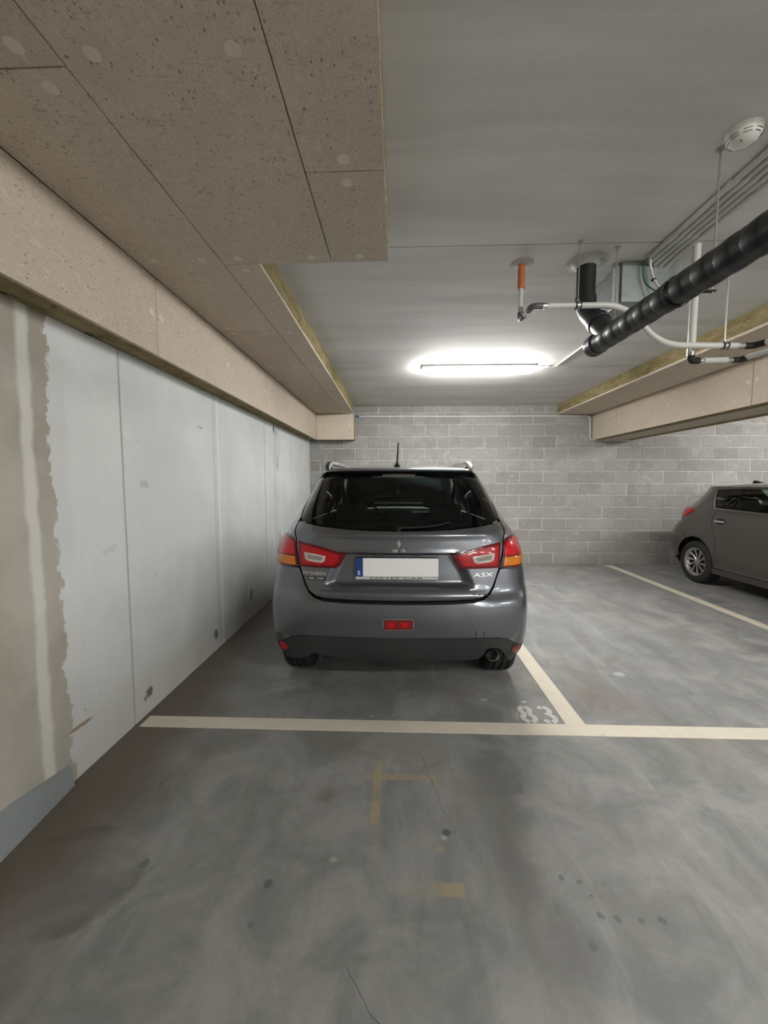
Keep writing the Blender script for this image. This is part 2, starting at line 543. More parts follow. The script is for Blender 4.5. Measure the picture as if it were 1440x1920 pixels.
class MB:
    """collects shapes for one mesh"""

    def __init__(s):
        s.v, s.f = [], []

    def add(s, v, f):
        k = len(s.v)
        s.v += [Vector(p) for p in v]
        s.f += [tuple(i + k for i in q) for q in f]
        return s

    def box(s, a, b, mat=None):
        x0, y0, z0 = a
        x1, y1, z1 = b
        v = [Vector(p) for p in ((x0, y0, z0), (x1, y0, z0), (x1, y1, z0), (x0, y1, z0), (x0, y0, z1), (x1, y0, z1), (x1, y1, z1), (x0, y1, z1))]
        if mat is not None:
            v = [mat @ p for p in v]
        return s.add(v, [(0, 3, 2, 1), (4, 5, 6, 7), (0, 1, 5, 4), (1, 2, 6, 5), (2, 3, 7, 6), (3, 0, 4, 7)])

    def rbox(s, a, b, r=0.01, mat=None, seg=2):
        """box with bevelled edges"""
        bm = bmesh.new()
        bmesh.ops.create_cube(bm, size=1)
        c = [(p + q) / 2 for p, q in zip(a, b)]
        d = [abs(q - p) for p, q in zip(a, b)]
        for vv in bm.verts:
            vv.co = Vector([c[i] + vv.co[i] * d[i] for i in range(3)])
        bmesh.ops.bevel(bm, geom=list(bm.edges), offset=min(r, min(d) * 0.49), segments=seg, affect='EDGES', profile=0.5)
        bm.verts.index_update()
        v = [vv.co.copy() for vv in bm.verts]
        if mat is not None:
            v = [mat @ p for p in v]
        f = [tuple(q.index for q in ff.verts) for ff in bm.faces]
        bm.free()
        return s.add(v, f)

    def tube(s, pts, r, seg=12, cap=True):
        """round tube through points; r a number or one radius for each point"""
        pts = [Vector(p) for p in pts]
        n = len(pts)
        rs = r if isinstance(r, (list, tuple)) else [r] * n
        tang = []
        for i in range(n):
            t = (pts[min(i + 1, n - 1)] - pts[max(i - 1, 0)])
            tang.append(t.normalized())
        a = Vector((0, 0, 1)) if abs(tang[0].z) < 0.9 else Vector((1, 0, 0))
        nrm = (a - tang[0] * a.dot(tang[0])).normalized()
        k = len(s.v)
        for i in range(n):
            nrm = (nrm - tang[i] * nrm.dot(tang[i])).normalized()
            b = tang[i].cross(nrm)
            for j in range(seg):
                an = 2 * math.pi * j / seg
                s.v.append(pts[i] + (nrm * math.cos(an) + b * math.sin(an)) * rs[i])
        for i in range(n - 1):
            for j in range(seg):
                j2 = (j + 1) % seg
                s.f.append((k + i * seg + j, k + i * seg + j2, k + (i + 1) * seg + j2, k + (i + 1) * seg + j))
        if cap:
            s.f.append(tuple(k + j for j in range(seg))[::-1])
            s.f.append(tuple(k + (n - 1) * seg + j for j in range(seg)))
        return s

    def lathe(s, prof, seg=32, mat=None, closed=False):
        """profile (r, h) turned about the local z axis"""
        k = len(s.v)
        m = len(prof)
        for j in range(seg):
            an = 2 * math.pi * j / seg
            for (r, h) in prof:
                p = Vector((r * math.cos(an), r * math.sin(an), h))
                s.v.append(mat @ p if mat is not None else p)
        for j in range(seg):
            j2 = (j + 1) % seg
            for i in range(m if closed else m - 1):
                i2 = (i + 1) % m
                s.f.append((k + j * m + i, k + j2 * m + i, k + j2 * m + i2, k + j * m + i2))
        return s

    def build(s, name, mat, parent=None, smooth=None):
        return link(name, mesh(s.v, s.f), mat, parent, smooth)


def bend(pts, r, n=6):
    """polyline with rounded corners"""
    pts = [Vector(p) for p in pts]
    out = [pts[0]]
    for i in range(1, len(pts) - 1):
        a, b, c = pts[i - 1], pts[i], pts[i + 1]
        d1, d2 = (a - b), (c - b)
        rr = min(r, d1.length * 0.49, d2.length * 0.49)
        p, q = b + d1.normalized() * rr, b + d2.normalized() * rr
        for k in range(n + 1):
            t = k / n
            out.append(p * (1 - t) ** 2 + b * 2 * t * (1 - t) + q * t * t)
    out.append(pts[-1])
    return out


def axis(p, d):
    """matrix with local z along d at p"""
    return Matrix.Translation(Vector(p)) @ Vector((0, 0, 1)).rotation_difference(Vector(d).normalized()).to_matrix().to_4x4()

# ================================================================== the garage
XL, YB, ZC = -1.60, 7.22, 2.85          # left wall, back wall, ceiling
X_R, Y_F = 12.0, -9.0                   # far right wall and the wall behind the viewer


def struct(o, label=None):
    return tag(o, label, None, None, 'structure')


struct(MB().box((XL - 0.3, Y_F - 0.3, -0.2), (X_R + 0.3, YB + 0.3, 0)).build('floor', M['floor']), 'stained grey polished concrete garage floor')

# ceiling: precast planks with open joints
ceil = MB().box((XL - 0.3, Y_F - 0.3, ZC + 0.012), (X_R + 0.3, YB + 0.3, ZC + 0.25)).build('ceiling', M['gap'])
struct(ceil, 'smooth grey precast concrete ceiling with thin joints')
ys = [Y_F, -7.3, -4.87, -2.44, -0.01, 2.412, 4.84, YB]
for a, b in zip(ys, ys[1:]):
    MB().box((XL, a + 0.004, ZC), (X_R, b - 0.004, ZC + 0.02)).build('plank', M['ceiling'], ceil)

# left wall: cast panels
wl = MB().box((XL - 0.3, Y_F, 0), (XL - 0.010, YB, ZC)).build('wall_left', M['mortar'])
struct(wl, 'pale cast concrete wall with vertical formwork joints and a ragged beige coating')
ys = [Y_F, -6.2, -3.7, -1.35, 1.06, 2.262, 3.465, 4.745, 5.95, YB]
for a, b in zip(ys, ys[1:]):
    MB().box((XL - 0.02, a + 0.0025, 0.0), (XL, b - 0.0025, ZC - 0.001)).build('cast_panel', M['wall_left'], wl)

# grey cove of floor coating at the foot of the left wall
cv = MB()
yy = [Y_F + 0.02 + (1.76 - Y_F) * i / 40 for i in range(41)]
for i, y in enumerate(yy):
    h = 0.155 + 0.012 * math.sin(i * 1.7)
    e = min(1.0, (1.76 - y) / 0.5) * 0.8 + 0.2
    if i == 40:
        h *= 0.72
    cv.v += [Vector((XL, y, 0.0)), Vector((XL, y, h)), Vector((XL + 0.012, y, h - 0.012)), Vector((XL + 0.014 + 0.012 * e, y, 0.04)), Vector((XL + 0.015 + 0.05 * e, y, 0.002)), Vector((XL + 0.015 + 0.05 * e, y, 0.0))]
for i in range(40):
    for j in range(6):
        cv.f.append((i * 6 + j, (i + 1) * 6 + j, (i + 1) * 6 + (j + 1) % 6, i * 6 + (j + 1) % 6))
cv.f.append((0, 1, 2, 3, 4, 5))
cv.f.append(tuple(240 + j for j in (5, 4, 3, 2, 1, 0)))
struct(cv.build('baseboard_left', M['cove'], smooth=40), 'blue-grey coved coating along the foot of the left wall')

# back wall: every concrete block its own piece
wb = MB().box((XL, YB + 0.004, 0), (X_R, YB + 0.3, ZC)).build('wall_back', M['mortar'])
struct(wb, 'grey concrete block wall at the end of the bays')
CH, BL, J = 0.2105, 0.424, 0.015
bm_cache = {}


def block_mesh(wd, ht):
    k = (round(wd, 3), round(ht, 3))
    if k not in bm_cache:
        e = 0.004
        v = [(0, 0.006, 0), (wd, 0.006, 0), (wd, 0.006, ht), (0, 0.006, ht), (e, 0, e), (wd - e, 0, e), (wd - e, 0, ht - e), (e, 0, ht - e)]
        me = mesh(v, [(4, 5, 6, 7), (0, 1, 5, 4), (1, 2, 6, 5), (2, 3, 7, 6), (3, 0, 4, 7)])
        me.materials.append(M['block'])
        bm_cache[k] = me
    return bm_cache[k]


far = MB()
cand = []
for r in range(14):
    z0 = r * CH + 0.004
    z1 = min((r + 1) * CH - J + 0.004, ZC - 0.002)
    x = 3.05 - 12 * BL + (0 if r % 2 == 1 else BL / 2)
    while x < X_R:
        a, b = max(x + J / 2 + random.uniform(-.004, .004), XL + 0.002), min(x + BL - J / 2 + random.uniform(-.004, .004), X_R)
        if b - a > 0.03:
            cand.append((a, b, max(.002, z0 + random.uniform(-.003, .003)), min(z1 + random.uniform(-.003, .003), ZC - .002)))
        x += BL
cand.sort(key=lambda q: q[0])
seen = [q for q in cand if q[0] < 7.05]
# 300 blocks as pieces: those beside the frame's far edge go first into the joined rest
keep = seen[:300]
rest = seen[300:] + [q for q in cand if q[0] >= 7.05]
for (a, b, z0, z1) in keep:
    o = bpy.data.objects.new('block', block_mesh(b - a, z1 - z0))
    COL.objects.link(o)
    o.location = (a, YB - 0.002 + random.uniform(-0.0015, 0.0015), z0)
    o.parent = wb
for (a, b, z0, z1) in rest:
    far.box((a, YB - 0.002, z0), (b, YB + 0.004, z1))
tag(far.build('far_blocks', M['block'], wb), kind='stuff')

# walls out of view that close the garage
struct(MB().box((X_R, Y_F, 0), (X_R + 0.3, YB, ZC)).build('wall_right', M['ceiling']), 'grey concrete wall far to the right, out of view')
struct(MB().box((XL, Y_F - 0.3, 0), (X_R, Y_F, ZC)).build('wall_front', M['ceiling']), 'grey concrete wall behind the viewer, out of view')

# ------------------------------------------------------------------ insulated beams (boards with a wood-wool face)
ZS, ZB = 2.685, 2.236                    # underside of the ceiling boards, underside of the beams
FACE = 0.022
disc_me = None


def fixing(parent, p, nrm):
    """round plastic washer sitting on a board"""
    global disc_me
    if disc_me is None:
        mb = MB().lathe([(0.0, 0.002), (0.006, 0.0018), (0.0075, 0.0025), (0.021, 0.0015), (0.0235, 0.0), (0.0235, -0.002)], 20)
        disc_me = mesh(mb.v, mb.f)
        disc_me.materials.append(M['disc'])
        disc_me.polygons.foreach_set('use_smooth', [True] * len(disc_me.polygons))
    o = bpy.data.objects.new('fixing_disc', disc_me)
    COL.objects.link(o)
    o.matrix_world = axis(p, nrm)
    o.parent = parent
    return o


def rough_box(a, b, seed, amp, edges_y=18):
    """box whose long edges wander a little, like sawn board"""
    rnd = random.Random(seed)
    x0, y0, z0 = a
    x1, y1, z1 = b
    mb = MB()
    for i in range(edges_y + 1):
        y = y0 + (y1 - y0) * i / edges_y
        j = [rnd.uniform(-amp, amp) if 0 < i < edges_y else 0 for _ in range(4)]
        mb.v += [Vector((x0 + j[0], y, z0)), Vector((x1 + j[1], y, z0)), Vector((x1 + j[1], y, z1)), Vector((x0 + j[0], y, z1))]
    for i in range(edges_y):
        for k in range(4):
            mb.f.append((i * 4 + k, i * 4 + (k + 1) % 4, (i + 1) * 4 + (k + 1) % 4, (i + 1) * 4 + k))
    mb.f.append((3, 2, 1, 0))
    q = edges_y * 4
    mb.f.append((q, q + 1, q + 2, q + 3))
    return mb


def soffit_board(parent, x0, x1, y0, y1, discs=True, g=0.0025, seed=0, dz=0.0):
    p = rough_box((x0 + g, y0 + g, ZS + dz), (x1 - g, y1 - g, ZS + FACE), seed, 0.0012).build('insulation_board', M['board'], parent)
    rough_box((x0 + g, y0 + g, ZS + FACE), (x1 - g * 1.5, y1 - g, ZC - 0.001), seed + 50, 0.003).build('mineral_core', M['core'], p)
    if discs:
        n = max(1, round((y1 - y0) / 0.95))
        for xx in ((x0 + 0.10, x1 - 0.10) if x1 - x0 > 0.45 else ((x0 + x1) / 2,)):
            for yy in (y0 + 0.058, y1 - 0.058) + tuple(y0 + (y1 - y0) * k / n for k in range(1, n)):
                fixing(p, (xx, yy, ZS + dz), (0, 0, -1))
    return p


def face_board(parent, x, y0, y1, sgn, discs=True, seed=0, z0=ZB, z1=ZS, depth=0.17):
    """upright board on a beam side; sgn is the way it faces"""
    p = rough_box((min(x, x - sgn * FACE), y0 + 0.003, z0), (max(x, x - sgn * FACE), y1 - 0.003, z1 - 0.003), seed, 0.001).build('insulation_board', M['board'], parent)
    a, b = x - sgn * FACE, x - sgn * depth
    rough_box((min(a, b), y0 + 0.004, z0 + 0.004), (max(a, b), y1 - 0.004, z1 - 0.003), seed + 50, 0.002).build('mineral_core', M['core'], p)
    if discs:
        for yy in (y0 + 0.048, y1 - 0.048, (y0 + y1) / 2):
            fixing(p, (x, yy, (z0 + z1) / 2 + 0.01), (sgn, 0, 0))
    return p


# left beam with its ceiling boards
XF = -1.43
t1 = MB().box((XL + 0.001, Y_F + 0.01, ZB + 0.02), (XF - 0.172, YB - 0.01, ZC - 0.001)).build('trim_1', M['ceiling'])
struct(t1, 'beam along the left wall boxed in with beige wood-wool insulation boards')
sd = 1
for a, b in ((Y_F + 0.02, -7.2), (-7.2, -4.8), (-4.8, -2.4), (-2.4, 0.02), (0.02, 2.375), (2.375, 4.337), (4.337, 6.98)):
    face_board(t1, XF, a, b, 1, seed=sd)
    sd += 1
for a, b in ((Y_F + 0.02, -6.8), (-6.8, -4.8), (-4.8, -2.8), (-2.8, -0.8), (-0.8, 1.207), (1.207, 3.2), (3.2, 5.15), (5.15, 6.95)):
    soffit_board(t1, XF + 0.001, -0.963, a, b, seed=sd, dz=-0.001 * (sd % 2))
    sd += 1
for a, b in ((2.252, 4.25), (4.25, 6.95)):
    soffit_board(t1, -0.963, -0.765, a, b, seed=sd, dz=-0.0008 * (sd % 2))
    sd += 1
for a, b in ((Y_F + 0.02, -6.2), (-6.2, -4.1), (-4.1, -2.0), (-2.0, 0.1), (0.1, 2.252)):
    soffit_board(t1, -0.963, -0.362, a, b, seed=sd, dz=-0.001)
    sd += 1
for a, b in ((Y_F + 0.02, -6.8), (-6.8, -4.7), (-4.7, -2.6), (-2.6, -0.45), (-0.45, 1.620), (1.620, 2.252)):
    soffit_board(t1, -0.362, -0.050, a, b, seed=sd)
    sd += 1
# short board closing the corner at the block wall
eb = MB().box((XF + 0.001, 6.99, ZB), (-0.765, 7.01, ZS - 0.002)).build('insulation_board', M['board'], t1)
MB().box((XF + 0.001, 7.01, ZB + 0.003), (-0.767, YB - 0.008, ZS - 0.002)).build('mineral_core', M['core'], eb)
for xx in (XF + 0.07, -0.85):
    fixing(eb, (xx, 6.99, 2.47), (0, -1, 0))

# right beam between the second and the third bay
t2 = MB().box((3.64, 2.81, ZB + 0.08), (4.01, YB - 0.012, ZC - 0.001)).build('trim_2', M['ceiling'])
struct(t2, 'hanging beam on the right boxed in with beige insulation boards')
XR1, XR2 = 3.46, 4.19
for a, b in ((2.8, 4.05), (4.05, 6.45), (6.45, YB - 0.012)):
    face_board(t2, XR1, a, b, -1, seed=sd, depth=0.17, discs=b > 0)
    face_board(t2, XR2, a, b, 1, seed=sd + 1, depth=0.17, discs=False)
    q = MB().box((XR1 + 0.175, a + 0.002, ZB), (XR2 - 0.175, b - 0.002, ZB + 0.078)).build('underside_board', M['board'], t2)
    sd += 2
for a, b in ((2.8, 5.0), (5.0, YB - 0.012)):
    soffit_board(t2, 2.825, XR1 - 0.001, a, b, seed=sd, discs=False)
    soffit_board(t2, XR2 + 0.001, 4.82, a, b, seed=sd + 1, discs=False)
    sd += 2


# ------------------------------------------------------------------ fluorescent ceiling lights
def ceiling_light(x, y, label, rot=0.0, length=1.30):
    t = empty('ceiling_light', (x, y, ZC), rot)
    tag(t, label, 'ceiling light', 'fluorescent ceiling lights')
    L = length / 2
    MB().rbox((-L - 0.012, -0.066, -0.038), (L + 0.012, 0.066, -0.0005), 0.008).build('housing', M['fixture'], t, smooth=40)
    # rounded diffuser trough with rounded ends
    mb = MB()
    prof = []
    for i in range(9):
        an = math.pi * i / 8
        prof.append((-math.cos(an) * 0.052, -0.039 - math.sin(an) ** 0.8 * 0.052))
    xs = [-L, -L + 0.012, -L + 0.05, L - 0.05, L - 0.012, L]
    sc = [0.35, 0.78, 1, 1, 0.78, 0.35]
    for xx, s_ in zip(xs, sc):
        for (py, pz) in prof:
            mb.v.append(Vector((xx, py, -0.039 + (pz + 0.039) * s_)))
    for i in range(5):
        for j in range(8):
            mb.f.append((i * 9 + j, (i + 1) * 9 + j, (i + 1) * 9 + j + 1, i * 9 + j + 1))
    mb.f.append(tuple(range(9)))
    mb.f.append(tuple(45 + j for j in range(8, -1, -1)))
    mb.build('diffuser', M['diffuser'], t, smooth=50)
    for xx in (-L * 0.7, 0, L * 0.7):
        for s_ in (-1, 1):
            MB().rbox((xx - 0.012, s_ * 0.056 - 0.004, -0.05), (xx + 0.012, s_ * 0.056 + 0.004, -0.02), 0.002).build('clip', M['fixture'], t)
    return t


ceiling_light(0.95, 4.80, 'lit fluorescent batten on the ceiling above the parked grey car')
ceiling_light(6.45, 4.80, 'lit fluorescent batten beyond the right beam, out of view')
ceiling_light(2.1, -1.4, 'lit fluorescent batten over the aisle to the right behind the viewer')
ceiling_light(6.45, -1.30, 'lit fluorescent batten over the aisle far to the right')
ceiling_light(4.0, -5.2, 'lit fluorescent batten deep behind the viewer in the middle')
ceiling_light(9.2, -5.2, 'lit fluorescent batten in the far right corner behind the viewer')
ceiling_light(6.45, -5.2, 'lit fluorescent batten deep behind the viewer on the right')

# ------------------------------------------------------------------ floor paint
fl = MB().box((-1.565, 2.245, 0.0005), (7.9, 2.355, 0.003)).build('bay_front_line', M['line'])
tag(fl, 'long cream painted line running across the front of the bays', 'floor line')
dl = MB().box((1.035, 2.3555, 0.0005), (1.155, 7.16, 0.003)).build('bay_divider_line', M['line'])
tag(dl, 'cream painted divider line just right of the grey car', 'floor line', 'bay divider lines')
dl = MB().box((3.73, 2.3555, 0.0005), (3.85, 7.14, 0.003)).build('bay_divider_line', M['line'])
tag(dl, 'cream painted divider line beside the brown hatchback', 'floor line', 'bay divider lines')

num = empty('bay_number', (0.895, 2.455, 0.0005))
tag(num, 'stencilled number 83 painted on the floor beside the cream divider line', 'floor number')


def stroke(parent, pts, wd, name):
    """flat painted stencil stroke with rounded body and cut ends"""
    mb = MB()
    pts = [Vector((p[0], p[1], 0)) for p in pts]
    n = len(pts)
    for i in range(n):
        t = (pts[min(i + 1, n - 1)] - pts[max(i - 1, 0)]).normalized()
        s_ = Vector((-t.y, t.x, 0)) * wd / 2
        for z in (0.002, 0.0):
            mb.v += [pts[i] + s_ + Vector((0, 0, z)), pts[i] - s_ + Vector((0, 0, z))]
    for i in range(n - 1):
        a, b = i * 4, i * 4 + 4
        mb.f += [(a, a + 1, b + 1, b), (a + 2, b + 2, b + 3, a + 3), (a, b, b + 2, a + 2), (a + 1, a + 3, b + 3, b + 1)]
    mb.f += [(0, 2, 3, 1), (4 * n - 4, 4 * n - 3, 4 * n - 1, 4 * n - 2)]
    return mb.build(name, M['number'], parent)


def arc(cx, cy, rx, ry, a0, a1, n=10):
    return [(cx + rx * math.cos(R(a0 + (a1 - a0) * i / n)), cy + ry * math.sin(R(a0 + (a1 - a0) * i / n))) for i in range(n + 1)]


d8 = empty('digit', (-0.062, 0, 0), parent=num)
stroke(d8, arc(0, 0.044, 0.031, 0.036, 97, 235) + arc(0, -0.043, 0.037, 0.038, 125, 262), 0.033, 'stroke')
stroke(d8, arc(0, 0.044, 0.031, 0.036, 83, -55) + arc(0, -0.043, 0.037, 0.038, 55, -82), 0.033, 'stroke')
d3 = empty('digit', (0.062, 0, 0), parent=num)
stroke(d3, arc(0, 0.044, 0.032, 0.036, 150, 97), 0.033, 'stroke')
stroke(d3, arc(0, 0.044, 0.031, 0.036, 83, -55) + arc(0, -0.043, 0.037, 0.038, 55, -82), 0.033, 'stroke')
stroke(d3, arc(0, -0.043, 0.037, 0.038, 262, 205), 0.033, 'stroke')
MB().box((-0.012, -0.007, 0), (0.024, 0.012, 0.0026)).build('stroke', M['number'], d3)

# ================================================================== pipes, conduits and fittings
def ring_band(p, d, r, wd, th=0.003, seg=24):
    """flat band around a pipe at p along d"""
    return MB().lathe([(r, -wd / 2), (r + th, -wd / 2), (r + th, wd / 2), (r, wd / 2)], seg, axis(p, d), closed=True)


# --- big black drain pipe
PX, PR = 1.18, 0.058
dp = empty('drain_pipe', (PX, 2.5, 2.29))
tag(dp, 'thick black plastic drain pipe hanging under the ceiling on the right', 'pipe')
inv = Matrix.Translation(-Vector((PX, 2.5, 2.29)))


def loc(o, parent):
    """geometry is written in world metres; shift it under its parent"""
    o.matrix_parent_inverse = parent.matrix_world.inverted() if parent.parent else Matrix.Translation(-Vector(parent.location))
    return o


def run_z(y):
    return 2.30 - (2.5 - y) * 0.020


pts = [(PX, y, run_z(y)) for y in (2.46, 2.0, 1.4, 0.6, -0.5, -2.0, -4.0, -6.5)]
loc(MB().tube(pts, PR, 28).build('main_pipe', M['black_pipe'], dp, smooth=40), dp)
for i, y in enumerate((2.30, 2.20, 2.07, 1.95, 1.82, 1.70, 1.58, 1.47, 1.36, 1.25, 1.13, 0.3, -0.6, -1.8, -3.2)):
    loc(MB().lathe([(PR - 0.001, -0.045), (PR + 0.0014, -0.035), (PR + 0.0022, 0.0), (PR + 0.0016, 0.02), (PR - 0.001, 0.03)], 28,
                   axis((PX, y, run_z(y)), (0, -1, 0.02))).build('tape_wrap', M['black_pipe'], dp, smooth=50), dp)
loc(MB().lathe([(0.0, 0.030), (PR * 0.8, 0.030), (PR + 0.004, 0.024), (PR + 0.006, 0.0), (PR + 0.006, -0.05), (PR, -0.055)], 28,
               axis((PX, 2.47, run_z(2.47)), (0, 1, 0))).build('end_cap', M['black_pipe'], dp, smooth=35), dp)
br = [(PX - 0.004, 2.611, 2.80), (PX - 0.004, 2.611, 2.62), (PX - 0.004, 2.60, 2.575), (PX - 0.002, 2.565, 2.525), (PX, 2.30, run_z(2.3) + 0.0)]
loc(MB().tube([(PX - 0.004, 2.611, 2.845)] + br, [0.056] * 6, 24).build('branch_pipe', M['black_pipe'], dp, smooth=40), dp)
loc(MB().lathe([(0.056, -0.03), (0.062, -0.028), (0.062, 0.028), (0.056, 0.03)], 24, axis((PX - 0.004, 2.606, 2.61), (0, 0.1, 1))).build('socket_ring', M['black_pipe'], dp, smooth=35), dp)
loc(MB().lathe([(0.057, -0.025), (0.064, -0.022), (0.064, 0.022), (0.057, 0.025)], 24, axis((PX, 2.44, 2.42), (0, 0.75, 0.66))).build('socket_ring', M['black_pipe'], dp, smooth=35), dp)
seal = MB()
prof = [(0.056, -0.030), (0.066, -0.026), (0.074, -0.010), (0.095, -0.003), (0.125, 0.0)]
seal.lathe(prof, 28, Matrix.Translation((PX - 0.004, 2.611, ZC)))
rs_ = random.Random(3)
for v in seal.v:
    v.z += rs_.uniform(-0.003, 0.0)
    v.z = min(v.z, ZC)
loc(seal.build('mortar_collar', M['seal'], dp, smooth=60), dp)
# hangers of the drain pipe: band, side arm, rod to the ceiling
for y, xo in ((1.775, 0.146), (2.455, 0.10), (-0.8, 0.146)):
    loc(ring_band((PX, y, run_z(y)), (0, 1, 0), PR + 0.004, 0.022, 0.002).build('pipe_clamp', M['rubber'], dp, smooth=40), dp)
    loc(MB().box((PX + PR, y - 0.010, run_z(y) - 0.003), (PX + xo + 0.010, y + 0.010, run_z(y) + 0.003)).build('clamp_arm', M['rubber'], dp), dp)
    loc(MB().tube([(PX + xo, y, run_z(y) - 0.01), (PX + xo, y, ZC)], 0.0042, 8).build('hanger_rod', M['zinc'], dp, smooth=40), dp)
    loc(MB().lathe([(0.0, 0.0), (0.018, 0.0), (0.018, 0.003), (0.008, 0.003), (0.008, 0.012), (0.0, 0.012)], 12, axis((PX + xo, y, ZC), (0, 0, -1))).build('ceiling_washer', M['zinc'], dp), dp)

# --- white water pipe with the orange sleeve
wp = empty('water_pipe', (0.777, 2.615, ZC))
tag(wp, 'white water pipe dropping from an orange sleeve and passing behind the black drain pipe', 'pipe', 'white water pipes')
WR = 0.0165
loc(MB().tube([(0.777, 2.615, 2.70), (0.777, 2.615, ZC)], 0.022, 16).build('orange_sleeve', M['orange'], wp, smooth=40), wp)
loc(MB().lathe([(0.022, -0.008), (0.03, -0.006), (0.05, -0.0015), (0.075, 0)], 20, Matrix.Translation((0.777, 2.615, ZC))).build('mortar_collar', M['seal'], wp, smooth=60), wp)
loc(MB().tube([(0.777, 2.615, 2.58), (0.777, 2.615, 2.73)], 0.0145, 16).build('pipe_run', M['white_pipe'], wp, smooth=40), wp)
loc(MB().tube([(0.777, 2.615, 2.545), (0.777, 2.615, 2.585)], 0.0165, 16).build('press_sleeve', M['chrome'], wp, smooth=40), wp)
loc(MB().tube(bend([(0.777, 2.615, 2.555), (0.777, 2.615, 2.512), (0.777, 2.55, 2.509)], 0.03), 0.018, 16).build('elbow', M['elbow'], wp, smooth=40), wp)
loc(MB().tube([(0.777, 2.56, 2.509), (0.777, 2.44, 2.500)], 0.0125, 16).build('pipe_run', M['chrome'], wp, smooth=40), wp)
loc(MB().tube(bend([(0.777, 2.455, 2.500), (0.777, 2.39, 2.497), (0.835, 2.39, 2.497)], 0.03), 0.018, 16).build('elbow', M['elbow'], wp, smooth=40), wp)
loc(MB().tube([(0.825, 2.39, 2.497), (0.868, 2.39, 2.497)], 0.0165, 16).build('press_sleeve', M['chrome'], wp, smooth=40), wp)
loc(MB().tube(bend([(0.862, 2.39, 2.497), (1.315, 2.39, 2.497), (1.50, 2.39, 2.27), (1.945, 2.39, 2.262)], 0.14, 10), WR, 18).build('pipe_run', M['white_pipe'], wp, smooth=40), wp)
loc(MB().tube([(1.94, 2.39, 2.262), (1.985, 2.39, 2.261)], 0.0165, 16).build('press_sleeve', M['zinc'], wp, smooth=40), wp)
loc(MB().tube(bend([(1.98, 2.39, 2.261), (2.03, 2.39, 2.26), (2.05, 2.33, 2.26)], 0.04), 0.018, 16).build('elbow', M['rubber'], wp, smooth=40), wp)
loc(MB().tube([(2.048, 2.335, 2.26), (2.25, 1.6, 2.26), (2.3, 0.2, 2.26)], WR, 16).build('pipe_run', M['white_pipe'], wp, smooth=40), wp)
for x, z in ((1.036, 2.497), (1.872, 2.262)):
    cl = loc(MB().lathe([(WR, -0.013), (WR + 0.004, -0.013), (WR + 0.004, 0.013), (WR, 0.013)], 20, axis((x, 2.39, z), (1, 0, 0)), closed=True).build('pipe_clamp', M['zinc'], wp, smooth=40), wp)
    for s_ in (-1, 1):
        loc(ring_band((x + s_ * 0.012, 2.39, z), (1, 0, 0), WR, 0.006, 0.006).build('clamp_rubber', M['rubber'], wp, smooth=40), wp)
    loc(MB().lathe([(0.0, 0), (0.009, 0), (0.009, 0.014), (0, 0.014)], 8, Matrix.Translation((x, 2.39, z + WR + 0.003))).build('clamp_nut', M['chrome'], wp), wp)
    loc(MB().tube([(x, 2.39, z + WR), (x, 2.39, ZC)], 0.0038, 8).build('hanger_rod', M['zinc'], wp, smooth=40), wp)
    loc(MB().lathe([(0.0, 0.0), (0.016, 0.0), (0.016, 0.003), (0.008, 0.003), (0.008, 0.012), (0.0, 0.012)], 12, axis((x, 2.39, ZC), (0, 0, -1))).build('ceiling_washer', M['zinc'], wp), wp)

# --- second white pipe dropping behind it
w2 = empty('water_pipe', (1.722, 2.44, ZC))
tag(w2, 'upright white water pipe ending in a black elbow below the other white pipe', 'pipe', 'white water pipes')
loc(MB().tube([(1.722, 2.44, 2.255), (1.722, 2.44, ZC - 0.002)], 0.0205, 18).build('pipe_run', M['white_pipe'], w2, smooth=40), w2)
loc(MB().tube([(1.722, 2.44, 2.222), (1.722, 2.44, 2.258)], 0.022, 16).build('press_sleeve', M['chrome'], w2, smooth=40), w2)
loc(MB().tube(bend([(1.722, 2.44, 2.235), (1.722, 2.44, 2.195), (1.768, 2.44, 2.195)], 0.025), 0.019, 16).build('elbow', M['rubber'], w2, smooth=40), w2)
loc(MB().tube([(1.762, 2.44, 2.195), (1.80, 2.44, 2.195)], 0.0135, 16).build('press_sleeve', M['zinc'], w2, smooth=40), w2)
loc(MB().tube([(1.795, 2.44, 2.195), (1.93, 2.44, 2.197)], 0.0165, 16).build('pipe_run', M['white_pipe'], w2, smooth=40), w2)
loc(MB().tube([(1.928, 2.44, 2.197), (1.965, 2.44, 2.197)], 0.0135, 16).build('press_sleeve', M['zinc'], w2, smooth=40), w2)
loc(MB().tube(bend([(1.962, 2.44, 2.197), (2.0, 2.44, 2.197), (2.015, 2.40, 2.20)], 0.03), 0.017, 16).build('elbow', M['rubber'], w2, smooth=40), w2)
loc(MB().tube([(2.01, 2.41, 2.20), (2.06, 2.26, 2.21), (2.14, 1.6, 2.21), (2.2, 0.2, 2.21)], 0.0155, 16).build('pipe_run', M['white_pipe'], w2, smooth=40), w2)

